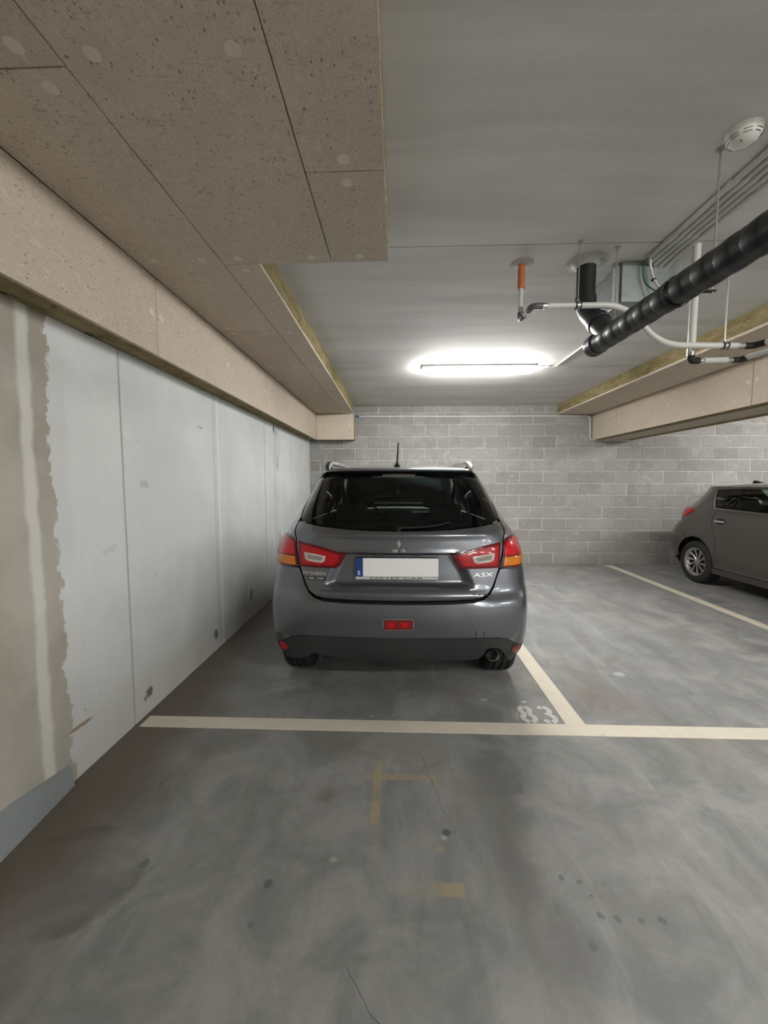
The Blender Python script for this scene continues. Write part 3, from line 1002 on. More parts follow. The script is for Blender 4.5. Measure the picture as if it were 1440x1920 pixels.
# --- grey conduits side by side on the ceiling
names = ('leftmost of the five grey conduits on the ceiling', 'second from left of the five grey ceiling conduits', 'middle one of the five grey ceiling conduits',
         'fourth from left of the five grey ceiling conduits', 'rightmost of the five grey conduits on the ceiling')
for i in range(5):
    x = 1.515 + i * 0.038
    c = empty('ceiling_conduit', (x, 2.4, ZC - 0.0155))
    tag(c, names[i], 'conduit', 'grey ceiling conduits')
    ye = 2.53 + 0.01 * i
    ends = [(x, -6.0, ZC - 0.0155), (x, ye, ZC - 0.0155)] if i == 0 else [(x, -6.0, ZC - 0.0155), (x, ye - 0.05, ZC - 0.0155), (x - 0.012, ye + 0.04, ZC - 0.016 - 0.006 * i)]
    loc(MB().tube(bend(ends, 0.05), 0.0145, 12).build('tube', M['conduit'], c, smooth=40), c)
    for y in (2.35, 1.95, 1.45, 0.6, -0.5):
        loc(MB().rbox((x - 0.016, y - 0.012, ZC - 0.020), (x + 0.016, y + 0.012, ZC - 0.0005), 0.003).build('clip', M['conduit'], c), c)
        loc(MB().tube([(x, y - 0.03, ZC - 0.0155), (x, y + 0.03, ZC - 0.0155)], 0.0165, 12).build('coupling', M['conduit'], c, smooth=40), c)

# --- galvanised box where they end
gb = empty('junction_duct', (1.50, 2.80, ZC))
tag(gb, 'galvanised sheet metal duct box on the ceiling behind the drain pipe', 'duct')
loc(MB().rbox((1.39, 2.60, 2.605), (1.76, 3.0, ZC - 0.001), 0.004).build('box_body', M['galva'], gb), gb)
loc(MB().box((1.345, 2.62, 2.60), (1.389, 2.64, ZC - 0.001)).build('flange', M['galva'], gb), gb)
for xx, zz in ((1.42, 2.755), (1.53, 2.76), (1.66, 2.76), (1.42, 2.64), (1.53, 2.64)):
    loc(MB().lathe([(0.0, 0.005), (0.005, 0.004), (0.007, 0.0)], 8, axis((xx, 2.60, zz), (0, -1, 0))).build('rivet', M['chrome'], gb, smooth=60), gb)
cb = empty('hanging_cable', (1.50, 2.55, ZC))
tag(cb, 'thin cables with a green earth wire looping down in front of the metal duct box', 'cable')
loc(MB().tube(bend([(1.515, 2.53, 2.835), (1.535, 2.56, 2.80), (1.555, 2.55, 2.70), (1.60, 2.50, 2.60), (1.66, 2.42, 2.56)], 0.06), 0.007, 8).build('white_cable', M['white_conduit'], cb, smooth=60), cb)
loc(MB().tube(bend([(1.51, 2.535, 2.83), (1.495, 2.57, 2.79), (1.51, 2.57, 2.70), (1.56, 2.52, 2.62), (1.63, 2.42, 2.56)], 0.06), 0.0045, 8).build('green_wire', M['green_wire'], cb, smooth=60), cb)
loc(ring_band((1.553, 2.55, 2.71), (0.2, -0.1, -1), 0.010, 0.008).build('cable_tie', M['rubber'], cb), cb)

# --- conduit feeding the light
lc = empty('light_conduit', (1.85, 4.8, ZC))
tag(lc, 'thin white conduit on the ceiling leading to the lit batten', 'conduit', 'white conduits')
loc(MB().tube(bend([(1.61, 4.80, ZC - 0.012), (1.85, 4.80, ZC - 0.010), (1.85, 3.3, ZC - 0.010), (1.78, 2.95, ZC - 0.012)], 0.05), 0.0085, 10).build('tube', M['white_conduit'], lc, smooth=40), lc)
for y in (4.6, 3.95, 3.4):
    loc(MB().rbox((1.836, y - 0.010, ZC - 0.019), (1.864, y + 0.010, ZC - 0.0005), 0.003).build('clip', M['white_conduit'], lc), lc)
for xx in (1.66, 1.76):
    loc(MB().rbox((xx - 0.01, 4.786, ZC - 0.019), (xx + 0.01, 4.814, ZC - 0.0005), 0.003).build('clip', M['white_conduit'], lc), lc)

# --- conduit along the block wall
wc = empty('wall_conduit', (0, YB, 2.67))
tag(wc, 'thin white conduit running along the block wall and dipping under the right beam', 'conduit', 'white conduits')
yw = YB - 0.014
loc(MB().tube(bend([(-0.70, yw, 2.672), (0.05, yw, 2.668), (1.0, yw, 2.662), (3.40, yw, 2.660), (3.42, yw, 2.235), (4.12, yw, 2.225), (4.20, yw, 2.30), (4.21, yw, 2.60)], 0.06, 6), 0.0105, 10).build('tube', M['white_conduit'], wc, smooth=40), wc)
loc(MB().tube([(-0.75, yw, 2.672), (-0.69, yw, 2.672)], 0.015, 10).build('blue_connector', M['blue_plastic'], wc, smooth=40), wc)
for x, z in ((-0.4, 2.6705), (0.05, 2.668), (0.7, 2.6635), (1.4, 2.662), (2.1, 2.661), (2.8, 2.6605), (3.75, 2.23)):
    loc(MB().rbox((x - 0.01, yw - 0.013, z - 0.013), (x + 0.01, YB - 0.0005, z + 0.013), 0.003).build('clip', M['white_conduit'], wc), wc)

# --- smoke detector
sm = empty('smoke_detector', (1.347, 1.690, ZC))
tag(sm, 'round white smoke detector on the ceiling at the top right', 'smoke detector')
loc(MB().lathe([(0.0, 0.0), (0.057, 0.0), (0.057, 0.016), (0.056, 0.019)], 36, axis((1.347, 1.690, ZC), (0, 0, -1))).build('base', M['detector'], sm, smooth=35), sm)
loc(MB().lathe([(0.0, 0.050), (0.024, 0.050), (0.030, 0.047), (0.047, 0.040), (0.055, 0.030), (0.056, 0.019), (0.03, 0.017)], 36, axis((1.347, 1.690, ZC), (0, 0, -1))).build('cap', M['detector'], sm, smooth=35), sm)
for k in range(8):
    a0 = 45 * k
    mb = MB()
    for rr, hh in ((0.0555, 0.0295), (0.0500, 0.0375)):
        mb.tube([(1.347 + rr * math.cos(R(a0 + a)), 1.690 + rr * math.sin(R(a0 + a)), ZC - hh - 0.0008) for a in (4, 14, 24, 34)], 0.0012, 6)
    loc(mb.build('vent_slot', M['slot'], sm), sm)
loc(MB().lathe([(0.0, 0.004), (0.003, 0.003), (0.004, 0.0)], 10, axis((1.327, 1.675, ZC - 0.0495), (0, 0, -1))).build('indicator', M['lens_red'], sm), sm)

# ================================================================== cars: lofted shell, panels laid on it as separate pieces
class Shell:
    """half outlines (x across, y forward from the rear) at several heights, mirrored and smoothly lofted"""

    def __init__(s, rows, ref, root):
        s.root = root
        s.Z = np.array([r[0] for r in rows], float)
        s.Q = np.array([r[1] for r in rows], float)
        n = len(s.Z)
        h = np.diff(s.Z)
        d = np.diff(s.Q, axis=0) / h[:, None, None]
        m = np.zeros_like(s.Q)
        m[0], m[-1] = d[0], d[-1]
        for i in range(1, n - 1):
            w1, w2 = 2 * h[i] + h[i - 1], h[i] + 2 * h[i - 1]
            a, b = d[i - 1], d[i]
            with np.errstate(divide='ignore', invalid='ignore'):
                hm = (w1 + w2) / (w1 / a + w2 / b)
            m[i] = np.where(a * b > 0, hm, 0)
        s.m, s.h = m, h
        p = s.level(np.array([ref]))[0]
        s.U = np.concatenate([[0], np.cumsum(np.hypot(*np.diff(p, axis=0).T))])
        s.L = s.U[-1]

    def level(s, z):
        z = np.clip(z, s.Z[0], s.Z[-1])
        i = np.clip(np.searchsorted(s.Z, z) - 1, 0, len(s.h) - 1)
        t = ((z - s.Z[i]) / s.h[i])[:, None, None]
        h = s.h[i][:, None, None]
        return (s.Q[i] * (2 * t ** 3 - 3 * t ** 2 + 1) + s.m[i] * h * (t ** 3 - 2 * t ** 2 + t)
                + s.Q[i + 1] * (-2 * t ** 3 + 3 * t ** 2) + s.m[i + 1] * h * (t ** 3 - t ** 2))

    def P(s, u, z):
        u = np.asarray(u, float).copy()
        z = np.asarray(z, float)
        sg = np.where(u < 0, -1.0, 1.0)
        u = np.abs(u)
        over = u > s.L
        u = np.where(over, 2 * s.L - u, u)
        sg = np.where(over, -sg, sg)
        q = s.level(z)                                     # N,K,2
        K = q.shape[1]
        ext = np.concatenate([q[:, 1:2] * [-1, 1], q, q[:, K - 2:K - 1] * [-1, 1]], axis=1)
        Ue = np.concatenate([[-s.U[1]], s.U, [2 * s.L - s.U[-2]]])
        hh = np.diff(Ue)
        dd = np.diff(ext, axis=1) / hh[None, :, None]
        tg = (dd[:, :-1] * hh[None, 1:, None] + dd[:, 1:] * hh[None, :-1, None]) / (hh[:-1] + hh[1:])[None, :, None]
        i = np.clip(np.searchsorted(s.U, u, side='right') - 1, 0, K - 2)
        a = np.arange(len(u))
        h = (s.U[i + 1] - s.U[i])[:, None]
        t = ((u - s.U[i])[:, None]) / h
        xy = (q[a, i] * (2 * t ** 3 - 3 * t ** 2 + 1) + tg[a, i] * h * (t ** 3 - 2 * t ** 2 + t)
              + q[a, i + 1] * (-2 * t ** 3 + 3 * t ** 2) + tg[a, i + 1] * h * (t ** 3 - t ** 2))
        return np.stack([xy[:, 0] * sg, xy[:, 1], z], axis=1)

    def N(s, u, z):
        e = 0.003
        u = np.asarray(u, float)
        z = np.asarray(z, float)
        pu = s.P(u + e, z) - s.P(u - e, z)
        zz1, zz0 = np.minimum(z + e, s.Z[-1]), np.maximum(z - e, s.Z[0])
        pz = s.P(u, zz1) - s.P(u, zz0)
        n = np.cross(pu, pz)
        return n / np.linalg.norm(n, axis=1)[:, None]

    def u_at_y(s, y, z):
        """surface parameter on the flank at distance y from the rear"""
        us = np.linspace(s.U[3], s.U[8], 400)
        p = s.P(us, np.full(400, z))
        return float(np.interp(y, p[:, 1], us))

    def u_at_x(s, x, z):
        us = np.linspace(0, s.U[4], 300)
        p = s.P(us, np.full(300, z))
        return float(np.interp(x, p[:, 0], us))

    def hit(s, px, py):
        """where the sight line of a photo pixel meets the body"""
        inv = (Matrix.Translation(s.root.location) @ s.root.rotation_euler.to_matrix().to_4x4()).inverted()
        o = inv @ EYE
        d = (inv.to_3x3() @ ray(px, py))
        lo, hi = 1.5, 9.0
        best = None
        for it in range(3):
            t = np.linspace(lo, hi, 60)
            pts = np.array(o)[None] + t[:, None] * np.array(d)[None]
            zz = np.clip(pts[:, 2], s.Z[0], s.Z[-1])
            ok = np.abs(zz - pts[:, 2]) < 1e-6
            us = np.linspace(0, s.L, 90)
            lev = np.array([s.P(us, np.full(90, z))[:, :2] if k else np.full((90, 2), 1e3) for z, k in zip(zz, ok)]) if it else None
            if lev is None:                                  # coarse pass: thin the samples
                t = np.linspace(lo, hi, 160)
                pts = np.array(o)[None] + t[:, None] * np.array(d)[None]
                zz = np.clip(pts[:, 2], s.Z[0], s.Z[-1])
                ok = np.abs(zz - pts[:, 2]) < 1e-6
                keep = ok & (pts[:, 1] > -0.5) & (pts[:, 1] < 5) & (np.abs(pts[:, 0]) < 1.2)
                t, pts, zz, ok = t[keep], pts[keep], zz[keep], ok[keep]
                lev = np.array([s.P(us, np.full(90, z))[:, :2] for z in zz])
            ax, ay = np.abs(pts[:, 0]), pts[:, 1]
            x0, y0 = lev[:, :-1, 0], lev[:, :-1, 1]
            x1, y1 = lev[:, 1:, 0], lev[:, 1:, 1]
            cr = (y0 > ay[:, None]) != (y1 > ay[:, None])
            with np.errstate(divide='ignore', invalid='ignore'):
                xi = x0 + (ay[:, None] - y0) / (y1 - y0) * (x1 - x0)
            wmax = np.where(cr, xi, -1).max(axis=1)
            ins = wmax > ax
            if not ins.any():
                dist = np.min(np.hypot(lev[:, :, 0] - ax[:, None], lev[:, :, 1] - ay[:, None]), axis=1)
                k = int(np.argmin(dist))
            else:
                k = int(np.argmax(ins))
            step = t[1] - t[0]
            best = pts[k]
            lo, hi = t[k] - 2 * step, t[k] + step
            if it == 1:
                break
        us = np.linspace(0, s.L, 3000)
        p = s.P(us, np.full(3000, best[2]))
        k = int(np.argmin(np.hypot(p[:, 0] - abs(best[0]), p[:, 1] - best[1])))
        return (math.copysign(us[k], best[0]), float(best[2]))

    # -------------------------------------------------------------- pieces on the shell
    def patch(s, name, outline, mat, parent=None, off=0.004, thick=0.008, g=0.03, disp=None, mirror=False, smooth=32, rim=0.0, label=None):
        """solid piece following the shell inside an outline of (u, z)"""
        if mirror:
            outline = [(-u, z) for u, z in outline][::-1]
        pts = []
        n = len(outline)
        for i in range(n):
            a, b = np.array(outline[i]), np.array(outline[(i + 1) % n])
            k = max(1, int(math.ceil(np.hypot(*(b - a)) / g)))
            for j in range(k):
                pts.append(a + (b - a) * j / k)
        pts = np.array(pts)
        area = 0.5 * np.sum(pts[:, 0] * np.roll(pts[:, 1], -1) - np.roll(pts[:, 0], -1) * pts[:, 1])
        if area < 0:
            pts = pts[::-1]
        nb = len(pts)
        (u0, z0), (u1, z1) = pts.min(0), pts.max(0)
        gu, gz = np.meshgrid(np.arange(u0 + g / 2, u1, g), np.arange(z0 + g / 2, z1, g))
        c = np.stack([gu.ravel(), gz.ravel()], 1)
        if len(c):
            A, B = pts, np.roll(pts, -1, 0)
            cr = (A[None, :, 1] > c[:, None, 1]) != (B[None, :, 1] > c[:, None, 1])
            with np.errstate(divide='ignore', invalid='ignore'):
                xi = A[None, :, 0] + (c[:, None, 1] - A[None, :, 1]) / (B[None, :, 1] - A[None, :, 1]) * (B[None, :, 0] - A[None, :, 0])
            ins = (np.where(cr, c[:, None, 0] < xi, False).sum(1) % 2) == 1
            dist = np.min(np.hypot(c[:, None, 0] - A[None, :, 0], c[:, None, 1] - A[None, :, 1]), axis=1)
            c = c[ins & (dist > g * 0.45)]
        allp = np.concatenate([pts, c]) if len(c) else pts
        r = geometry.delaunay_2d_cdt([Vector((float(a), float(b))) for a, b in allp], [], [list(range(nb))], 1, 1e-6)
        vv = np.array([(v.x, v.y) for v in r[0]])
        fs = [tuple(f) for f in r[2]]
        cnt = {}
        for f in fs:
            for i in range(len(f)):
                e = (f[i], f[(i + 1) % len(f)])
                cnt[e] = 1
        border = [e for e in cnt if (e[1], e[0]) not in cnt]
        base, nrm = s.P(vv[:, 0], vv[:, 1]), s.N(vv[:, 0], vv[:, 1])
        offs = np.full(len(vv), off)
        if rim:
            bi = {i for e in border for i in e}
            for i in bi:
                offs[i] = off - rim
        top = base + nrm * offs[:, None]
        if disp is not None:
            top[:, 1] += disp(top[:, 0], top[:, 2])
        low = base + nrm * (off - thick - rim)
        if disp is not None:
            low[:, 1] += disp(low[:, 0], low[:, 2])
        V = list(top)
        idx = {}
        for e in border:
            for i in e:
                if i not in idx:
                    idx[i] = len(V)
                    V.append(low[i])
        for a, b in border:
            fs.append((b, a, idx[a], idx[b]))
        o = link(name, mesh([tuple(map(float, v)) for v in V], fs), mat, parent or s.root, smooth)
        if label:
            o['label'] = label
        return o

    def strip(s, name, line, wd, mat, parent=None, off=0.006, mirror=False, thick=0.004):
        """narrow band along a line of (u, z)"""
        pts = np.array(line, float)
        t = np.gradient(pts, axis=0)
        t /= np.linalg.norm(t, axis=1)[:, None]
        nn = np.stack([-t[:, 1], t[:, 0]], 1) * wd / 2
        out = [tuple(p) for p in pts + nn] + [tuple(p) for p in (pts - nn)[::-1]]
        return s.patch(name, out, mat, parent, off, thick, g=0.02, mirror=mirror)


def both(half):
    """outline of the right half (from the centre round to the centre) completed by its mirror image"""
    return half + [(-u, z) for u, z in half[::-1] if abs(u) > 1e-5]


def wheel(parent, x, y, z, r, wd, side, rim_r, spokes=10, twist=0.10):
    """tyre with grooves, alloy rim with twisted spokes, brake disc; side +1 faces +x"""
    t = axis((x, y, z), (side, 0, 0))
    h = wd / 2
    prof = [(rim_r - 0.004, -h + 0.012), (rim_r + 0.02, -h + 0.002), (r - 0.045, -h), (r - 0.018, -h + 0.008), (r - 0.006, -h + 0.022)]
    for gx in (-0.5, 0.0, 0.5):
        g0 = gx * (h - 0.01)
        prof += [(r, g0 - 0.020), (r, g0 - 0.007), (r - 0.009, g0 - 0.005), (r - 0.009, g0 + 0.005), (r, g0 + 0.007), (r, g0 + 0.020)]
    prof += [(r - 0.006, h - 0.022), (r - 0.018, h - 0.008), (r - 0.045, h), (rim_r + 0.02, h - 0.002), (rim_r - 0.004, h - 0.012)]
    ty = MB().lathe(prof, 72, t).build('tyre', M['tyre'], parent, smooth=35)
    rim = MB().lathe([(rim_r - 0.004, -h + 0.012), (rim_r - 0.02, -h + 0.03), (rim_r - 0.035, 0.0), (rim_r - 0.022, h - 0.03), (rim_r - 0.004, h - 0.012), (rim_r + 0.003, h - 0.008), (rim_r - 0.012, h - 0.010), (rim_r - 0.030, h - 0.035)], 48, t)
    ro = rim.build('wheel_rim', M['alloy'], parent, smooth=40)
    MB().lathe([(0.0, h - 0.030), (0.030, h - 0.030), (0.034, h - 0.036), (0.034, h - 0.06), (0, h - 0.06)], 24, t).build('hub_cap', M['alloy'], ro, smooth=40)
    for k in range(spokes):
        a = 2 * math.pi * k / spokes
        mb = MB()
        n = 5
        for i in range(n):
            f = i / (n - 1)
            rr = 0.028 + (rim_r - 0.050) * f
            an = a + twist * f * 2.2
            w_ = 0.009 + 0.010 * f
            d = Vector((math.cos(an), math.sin(an), 0))
            q = Vector((-math.sin(an), math.cos(an), 0))
            top = h - 0.034 - 0.006 * math.sin(f * math.pi) + 0.012 * f
            for sx, zz in ((-1, top - 0.006), (-0.4, top), (1, top - 0.002), (1, top - 0.022), (-1, top - 0.022)):
                mb.v.append(t @ (d * rr + q * (w_ * sx) + Vector((0, 0, zz))))
        for i in range(n - 1):
            for j in range(5):
                mb.f.append((i * 5 + j, i * 5 + (j + 1) % 5, (i + 1) * 5 + (j + 1) % 5, (i + 1) * 5 + j))
        mb.f += [(4, 3, 2, 1, 0), tuple((n - 1) * 5 + j for j in range(5))]
        mb.build('spoke', M['alloy'], ro, smooth=30)
    MB().lathe([(0.0, h - 0.085), (rim_r - 0.06, h - 0.085), (rim_r - 0.055, h - 0.095), (0, h - 0.10)], 32, t).build('brake_disc', M['brake'], ro, smooth=40)
    MB().lathe([(0.0, -h + 0.04), (rim_r - 0.02, -h + 0.035)], 32, t).build('rim_back', M['brake'], ro, smooth=40)
    return ty


def text_mesh(txt, size, depth, name, mat, parent, matrix, width=None, squash=None, shear=0.0):
    cu = bpy.data.curves.new('t', 'FONT')
    cu.body = txt
    cu.size = size
    cu.extrude = depth
    cu.align_x = 'CENTER'
    cu.align_y = 'CENTER'
    cu.shear = shear
    cu.resolution_u = 3
    o = bpy.data.objects.new('t', cu)
    COL.objects.link(o)
    bpy.context.view_layer.update()
    me = bpy.data.meshes.new_from_object(o.evaluated_get(bpy.context.evaluated_depsgraph_get()))
    bpy.data.objects.remove(o)
    bpy.data.curves.remove(cu)
    me.materials.clear()
    xs = [v.co.x for v in me.vertices]
    ysz = [v.co.y for v in me.vertices]
    cx, cy = (max(xs) + min(xs)) / 2, (max(ysz) + min(ysz)) / 2
    sx = width / (max(xs) - min(xs)) if width else 1
    sy = squash / (max(ysz) - min(ysz)) if squash else 1
    for v in me.vertices:
        v.co = matrix @ Vector(((v.co.x - cx) * sx, (v.co.y - cy) * sy, v.co.z))
    return link(name, me, mat, parent)


def facing(p, n, up=(0, 0, 1)):
    """matrix: local x to the right seen from outside, y up, z along the outward normal"""
    n = Vector(n).normalized()
    x = Vector(up).cross(n).normalized()
    y = n.cross(x)
    m = Matrix((x, y, n)).transposed().to_4x4()
    return Matrix.Translation(Vector(p)) @ m


def seat(parent, x, y, wd, head=True, z0=0.55, ztop=1.18, lean=0.16, mat='fabric', hz=1.40):
    back = MB()
    L = Matrix.Translation((x, y, z0)) @ Matrix.Rotation(R(8), 4, 'X')
    back.rbox((-wd / 2, -0.06, 0.0), (wd / 2, 0.06, ztop - z0), 0.05, L, 3)
    b = back.build('seat_back', M[mat], parent, smooth=50)
    MB().rbox((x - wd / 2, y, z0 - 0.14), (x + wd / 2, y + 0.5, z0 + 0.02), 0.05, None, 3).build('seat_base', M[mat], parent, smooth=50)
    if head:
        hd = MB().rbox((x - 0.135, y - 0.16, hz - 0.19), (x + 0.135, y - 0.05, hz), 0.045, None, 3).build('headrest', M[mat], parent, smooth=50)
        for s_ in (-1, 1):
            MB().tube([(x + s_ * 0.06, y - 0.10, ztop - 0.05), (x + s_ * 0.06, y - 0.10, hz - 0.15)], 0.007, 8).build('headrest_post', M['chrome'], parent)
    return b


def roof_grid(sh, zt, h, parent, mat, n_a=28, n_v=40, drop=0.0):
    """crowned roof panel filling the top outline"""
    uc, uf = sh.U[3], sh.U[8]
    A = np.linspace(-1, 1, n_a + 1)
    Vv = np.linspace(0, 1, n_v + 1)
    rear = sh.P(A * uc, np.full(len(A), zt))
    front = sh.P(2 * sh.L - (sh.L - (sh.L - uf) * 1.0) + 0 * A, np.full(len(A), zt))
    front = np.array([sh.P(np.array([sh.L - (sh.L - uf) * a if a >= 0 else -(sh.L - (sh.L - uf) * (-a))]), np.array([zt]))[0] for a in A])
    side = sh.P(uc + (uf - uc) * Vv, np.full(len(Vv), zt))

    def smooth(t):
        t = np.clip(t, 0, 1)
        return t * t * (3 - 2 * t)

    verts = []
    for j, v in enumerate(Vv):
        sr = side[j]
        sl = sr * [-1, 1, 1]
        for i, a in enumerate(A):
            fa = (a + 1) / 2
            c = (rear[i] * (1 - v) + front[i] * v) + (sl * (1 - fa) + sr * fa) - (rear[0] * (1 - fa) * (1 - v) + rear[-1] * fa * (1 - v) + front[0] * (1 - fa) * v + front[-1] * fa * v)
            g = smooth(v / 0.30) * smooth((1 - v) / 0.35)
            e = 1 - abs(a) ** 3.2
            c = c.copy()
            c[2] = zt + h * (g * (0.25 + 0.75 * e) * min(1, (1 - abs(a)) * 7) + 0.18 * e * (1 - g)) - drop
            verts.append(c)
    k = n_a + 1
    fs = [(j * k + i, j * k + i + 1, (j + 1) * k + i + 1, (j + 1) * k + i) for j in range(n_v) for i in range(n_a)]
    o = link('roof', mesh([tuple(map(float, v)) for v in verts], fs), mat, parent, 40)
    return o, np.array(verts).reshape(n_v + 1, n_a + 1, 3)

# ------------------------------------------------------------------ the grey SUV in bay 83
CX, CY = 0.010, 2.36
suv = empty('suv', (CX, CY, 0))
tag(suv, 'metallic grey SUV seen from behind, parked in bay 83 beside the left wall', 'car', 'parked cars')
rows = [
    (0.28, [(0, .16), (.33, .165), (.60, .185), (.73, .235), (.81, .36), (.845, .78), (.85, 2.1), (.85, 3.4), (.76, 3.98), (.5, 4.13), (0, 4.18)]),
    (0.40, [(0, .075), (.34, .083), (.635, .112), (.78, .172), (.853, .31), (.868, .78), (.868, 2.1), (.868, 3.4), (.79, 4.02), (.5, 4.19), (0, 4.24)]),
    (0.54, [(0, .015), (.35, .024), (.645, .062), (.797, .138), (.866, .29), (.884, .78), (.88, 2.1), (.884, 3.4), (.80, 4.05), (.5, 4.24), (0, 4.29)]),
    (0.66, [(0, .0), (.35, .01), (.65, .054), (.800, .134), (.868, .29), (.888, .78), (.885, 2.1), (.888, 3.4), (.80, 4.05), (.5, 4.24), (0, 4.29)]),
    (0.735, [(0, .006), (.34, .016), (.64, .060), (.792, .140), (.862, .29), (.887, .78), (.885, 2.1), (.886, 3.4), (.80, 4.05), (.5, 4.23), (0, 4.28)]),
    (0.79, [(0, .045), (.34, .056), (.635, .100), (.78, .170), (.852, .30), (.884, .78), (.884, 2.1), (.884, 3.4), (.79, 4.03), (.5, 4.20), (0, 4.25)]),
    (0.88, [(0, .058), (.34, .070), (.628, .118), (.768, .188), (.842, .315), (.879, .78), (.884, 2.1), (.878, 3.4), (.77, 3.98), (.48, 4.14), (0, 4.18)]),
    (1.00, [(0, .070), (.33, .084), (.612, .138), (.748, .212), (.824, .345), (.867, .78), (.876, 2.1), (.855, 3.35), (.72, 3.80), (.45, 3.93), (0, 3.97)]),
    (1.08, [(0, .074), (.33, .090), (.600, .150), (.728, .228), (.803, .37), (.846, .78), (.855, 2.1), (.81, 3.15), (.70, 3.42), (.4, 3.54), (0, 3.58)]),
    (1.155, [(0, .080), (.32, .098), (.582, .165), (.696, .248), (.768, .395), (.808, .78), (.818, 2.1), (.775, 2.95), (.66, 3.22), (.4, 3.34), (0, 3.38)]),
    (1.20, [(0, .110), (.32, .126), (.568, .190), (.668, .268), (.738, .415), (.780, .80), (.795, 2.08), (.755, 2.82), (.64, 3.10), (.38, 3.23), (0, 3.27)]),
    (1.35, [(0, .228), (.30, .243), (.525, .300), (.605, .368), (.662, .52), (.702, .85), (.725, 2.0), (.69, 2.52), (.58, 2.80), (.35, 2.94), (0, 2.98)]),
    (1.48, [(0, .330), (.28, .345), (.482, .398), (.555, .465), (.605, .60), (.640, .90), (.660, 1.9), (.63, 2.30), (.52, 2.52), (.3, 2.65), (0, 2.69)]),
    (1.56, [(0, .395), (.26, .408), (.445, .455), (.512, .52), (.556, .64), (.585, .92), (.605, 1.85), (.58, 2.16), (.48, 2.38), (.3, 2.49), (0, 2.53)]),
]
S = Shell(rows, 0.9, suv)
H = S.hit
RU = S.u_at_y


def hits(pts):
    return [H(*p) for p in pts]


def centre(half):
    """force the first and last outline points onto the centre line"""
    half = list(half)
    half[0] = (0.0, half[0][1])
    half[-1] = (0.0, half[-1][1])
    return half


CXP = 747.0
# dark inner shell that shows through the panel gaps
S.patch('inner_rear_shell', [(-RU(.40, .9), .47), (RU(.40, .9), .47), (RU(.40, .9), 1.02), (S.u_at_x(.60, 1.2), 1.16), (-S.u_at_x(.60, 1.2), 1.16), (-RU(.40, .9), 1.02)], M['gap'], off=-0.065, g=0.05)
for mir in (False, True):
    S.patch('inner_side_shell', [(RU(.39, .9), .735), (RU(3.9, .85), .735), (RU(3.6, 1.0), 1.04), (RU(.39, 1.04), 1.04)], M['gap'], off=-0.018, g=0.08, mirror=mir)

# ---- rear glass
gl = centre(hits([(CXP, 995), (800, 994.5), (850, 992), (895, 986.5), (920, 981), (930, 976), (931.5, 970), (925, 952), (914, 927), (904.5, 905), (899, 899), (880, 895.5), (840, 890), (790, 885.5), (CXP, 884.5)]))
glo = both(gl)
S.patch('rear_glass', glo, M['glass_tint'], off=0.003, thick=0.004, g=0.04)
# black printed border of the glass, seen as a frame just inside
def inset(poly, d):
    a = np.array(poly)
    n = len(a)
    out = []
    for i in range(n):
        p0, p1, p2 = a[i - 1], a[i], a[(i + 1) % n]
        t = p2 - p0
        t = t / np.linalg.norm(t)
        out.append(tuple(p1 + np.array([-t[1], t[0]]) * d))
    return out
area = sum(glo[i][0] * glo[(i + 1) % len(glo)][1] - glo[(i + 1) % len(glo)][0] * glo[i][1] for i in range(len(glo)))
gi = inset(glo, 0.028 if area > 0 else -0.028)
for i in range(len(glo)):
    pass
ring_v = []
mbf = MB()
o_, i_ = np.array(glo), np.array(gi)
po, pi_ = S.P(o_[:, 0], o_[:, 1]) + S.N(o_[:, 0], o_[:, 1]) * -0.003, S.P(i_[:, 0], i_[:, 1]) + S.N(i_[:, 0], i_[:, 1]) * -0.003
for a, b in zip(po, pi_):
    mbf.v += [Vector(a), Vector(b)]
for k in range(len(glo)):
    k2 = (k + 1) % len(glo)
    mbf.f.append((2 * k, 2 * k2, 2 * k2 + 1, 2 * k + 1))
mbf.build('glass_border', M['ceramic'], suv, smooth=60)
# third brake light behind the top of the glass
S.patch('third_brake_light', both(centre(hits([(CXP, 893.5), (778, 894), (779, 890.5), (CXP, 889.5)]))), M['brake_lens'], off=0.006, thick=0.004, g=0.02)

# ---- tailgate with its plate recess
tg = centre(hits([(CXP, 1127.5), (850, 1126.5), (888, 1124.5), (905, 1120), (916, 1111), (923, 1097), (929, 1078), (935, 1062), (940.5, 1012), (942, 992), (936, 979), (931, 979.5)])
            + hits([(920, 983.5), (895, 989), (850, 994.5), (800, 997), (CXP, 997.5)]))


def sstep(v, a, b):
    t = np.clip((v - a) / (b - a), 0, 1)
    return t * t * (3 - 2 * t)


def gate_disp(x, z):
    """plate recess: sharp overhang above, sloping sides, ledge below"""
    ax = np.abs(x)
    side = 0.325 + (1.037 - z) * 0.44
    inx = 1 - sstep(ax, side - 0.005, side + 0.065)
    topm = 1 - sstep(z, 1.028, 1.040)
    botm = sstep(z, 0.815, 0.855)
    d = 0.042 * inx * topm * botm
    # soft rolled ledge under the recess and crease below the glass
    d = d - 0.010 * np.exp(-((z - 0.818) / 0.014) ** 2) * (1 - sstep(ax, 0.40, 0.62))
    d = d - 0.006 * np.exp(-((z - 1.046) / 0.010) ** 2) * (1 - sstep(ax, 0.30, 0.42))
    d = d - 0.010 * np.exp(-((z - 1.152) / 0.016) ** 2) * (1 - sstep(ax, 0.45, 0.66))
    d = d + 0.008 * sstep(z, 0.80, 0.765)
    return d


gate = S.patch('tailgate', both(tg), M['paint_grey'], off=0.004, thick=0.012, g=0.011, disp=gate_disp, smooth=50)

